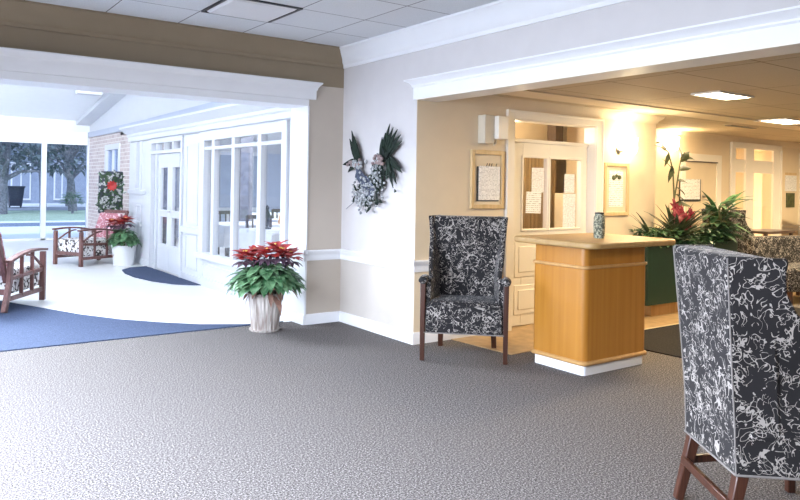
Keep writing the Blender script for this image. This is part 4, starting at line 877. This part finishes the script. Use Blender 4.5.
def tree(label, x, y, h, r, lean, seed):
    t = thing('tree', label, 'tree', (x, y, 0), group='trees beyond the lawn'); rnd = random.Random(seed); mb = MB()
    tr = [(0, 0, 0), (lean*.2, 0, h*.3), (lean*.6, 0, h*.6), (lean, 0, h)]; mb.tube(tr, [r*1.3, r, r*.8, r*.4], 10)
    for k in range(9):
        a = rnd.uniform(0, 2*PI); z = h*rnd.uniform(.3, .8); p = Vector((lean*z/h, 0, z)); e = p+Vector((math.cos(a)*1.6, math.sin(a)*1.2, rnd.uniform(.4, 1.5))); mb.tube([p, (p+e)/2+Vector((0, 0, .2)), e], [r*.4, r*.25, r*.1], 6)
    mb.build('trunk', M['bark'], t); g = MB()
    for k in range(420):
        a = rnd.uniform(0, 2*PI); rr = 1.7*math.sqrt(rnd.random()); p = (lean+rr*math.cos(a), rr*math.sin(a)*.7, h*.45+rnd.uniform(0, h*.75)*(1-.25*rr/1.7)); b = rnd.uniform(0, 2*PI)
        g.leaf(p, (math.cos(b), math.sin(b), rnd.uniform(-.8, .4)), rnd.uniform(.25, .45), .16, .3, seg=3)
    g.build('crown', M['crown'], t)
tree('thick trunked tree at the left edge beyond the lawn', -.25, 26.5, 4.2, .28, .35, 1)
tree('slender tree before the house beyond the lawn', 2.45, 33.0, 4.0, .13, -.3, 2)
tree('leaning tree right of the mullion beyond the lawn', 3.05, 29.0, 4.0, .16, -.45, 3)
tree('bushy tree behind the shrub by the brick wall corner', 4.1, 35.5, 4.0, .14, .2, 4)
t = thing('wheelie_bin', 'dark bin standing by the house window', 'bin', (1.27, 33.5, 0)); MB().loft([[(-.27, -.27, .1), (.27, -.27, .1), (.27, .27, .1), (-.27, .27, .1)], [(-.36, -.36, 1.0), (.36, -.36, 1.0), (.36, .36, 1.0), (-.36, .36, 1.0)]]).build('body', M['bin'], t); B(-.39, .39, -.40, .40, 1.0, 1.08).build('lid', M['bin'], t)
for s_ in (-1, 1): MB().lathe([(0, 0), (.12, 0), (.12, .06), (0, .06)], (0, 0, 0), 16).build('wheel', M['black'], t).matrix_local = Matrix.Translation((s_*.25, .25, .12)) @ Euler((0, PI/2, 0)).to_matrix().to_4x4()
t = thing('shrub', 'round green shrub on the lawn by the leaning tree', 'shrub', (2.55, 26.5, 0)); g = MB(); rnd = random.Random(8)
for k in range(220):
    a = rnd.uniform(0, 2*PI); th = math.acos(rnd.uniform(-.2, 1)); q = .42*rnd.uniform(.5, 1); g.leaf((q*math.sin(th)*math.cos(a), q*math.sin(th)*math.sin(a), .45+q*1.2*math.cos(th)), (math.cos(a), math.sin(a), .4), .16, .08, .3, seg=3)
g.build('foliage', M['green'], t); MB().tube([(0, 0, 0), (0, 0, .5)], .05).build('stem', M['bark'], t)

# ------------------------------------------------------------------ lights
def area(name, loc, rot, sx, sy, e, c):
    l = bpy.data.lights.new(name, 'AREA'); l.shape = 'RECTANGLE'; l.size = sx; l.size_y = sy; l.energy = e; l.color = c
    o = bpy.data.objects.new(name, l); COL.objects.link(o); o.location = loc; o.rotation_euler = rot; return o
def point(name, loc, e, c, r=.05):
    l = bpy.data.lights.new(name, 'POINT'); l.energy = e; l.color = c; l.shadow_soft_size = r
    o = bpy.data.objects.new(name, l); COL.objects.link(o); o.location = loc; return o
area('sunroom_fill_light', (-4.6, 5.5, 3.55), (0, 0, 0), 3.6, 8, 60, (.84, .91, 1))  # added fill lamp under the closed ceiling, no skylight opening
area('end_wall_fill_light', (-4.6, .45, 3.55), (PI/2, 0, 0), 3.8, 1.1, 330, (.84, .91, 1)).data.spread = math.radians(75)  # added lamp brightening the end wall and ceiling, no clerestory built
area('far_room_light', (9, 1.5, 2.38), (0, 0, 0), 2, 1.5, 260, (1, .85, .62))
gd = Vector((-.16, -.83, -.53)).to_track_quat('-Z', 'Y').to_euler()
area('hall_spill_fill_light', (-4.7, 4.0, 3.55), gd, 3.6, 1.8, 900, (.80, .88, 1)).data.spread = math.radians(100)  # added unseen lamp throwing daylight into the hall, no roof opening
wdir = Vector((.68, .03, -.73)).to_track_quat('-Z', 'Y').to_euler()
area('hall_window_light', (-4.88, -3.4, 1.55), wdir, 5.0, 1.7, 390, (.74, .83, 1)).data.spread = math.radians(140)
area('hall_fill_light', (-3.2, -6.5, HC-.02), (0, 0, 0), 2.4, 1.2, 22, (1, .95, .9))  # unseen fill lamp added behind the camera, without a fixture
area('dining_light', (3, 6, 2.55), (0, 0, 0), 4, 8, 260, (.85, .92, 1))
point('office_light', (1.9, -.45, 1.95), 45, (1, .80, .52), .1)
point('sconce_light', (2.9, Lb-.2, 1.99), 4.5, (1, .80, .5), .06)
point('sconce_light_far', (5.3, -.42, 2.13), 4, (1, .80, .5), .06)
sun = bpy.data.lights.new('sun', 'SUN'); sun.energy = 2.2; sun.angle = .05; sun.color = (1, .97, .92)
so = bpy.data.objects.new('sun', sun); COL.objects.link(so); so.rotation_euler = (math.radians(42), 0, math.radians(-25))
wd = bpy.data.worlds.new('sky'); SC.world = wd; wd.use_nodes = True; bg = wd.node_tree.nodes['Background']
bg.inputs['Color'].default_value = (.72, .84, 1, 1); bg.inputs['Strength'].default_value = 1.35

# ------------------------------------------------------------------ camera
f, yaw, pit, rol, cx, cy, py = 714.457, math.radians(35.531), math.radians(.122), math.radians(.99), -3.795, -6.343, -65.318
d = Vector((math.sin(yaw)*math.cos(pit), math.cos(yaw)*math.cos(pit), math.sin(pit)))
r = Vector((math.cos(yaw), -math.sin(yaw), 0)); u = r.cross(d)
r2 = r*math.cos(rol)+u*math.sin(rol); u2 = -r*math.sin(rol)+u*math.cos(rol)
cam = bpy.data.cameras.new('camera'); cam.sensor_fit = 'HORIZONTAL'; cam.sensor_width = 36; cam.lens = f*36/800; cam.shift_y = py/800; cam.clip_end = 200; cam.clip_start = .05
co = bpy.data.objects.new('camera', cam); COL.objects.link(co)
mw = Matrix.Identity(4)
for i in range(3): mw[i][0] = r2[i]; mw[i][1] = u2[i]; mw[i][2] = -d[i]; mw[i][3] = (cx, cy, 1.4)[i]
co.matrix_world = mw; SC.camera = co
vs = SC.view_settings; vs.view_transform = 'Standard'; vs.look = 'None'; vs.gamma = 1; vs.use_curve_mapping = False; vs.exposure = 0.45
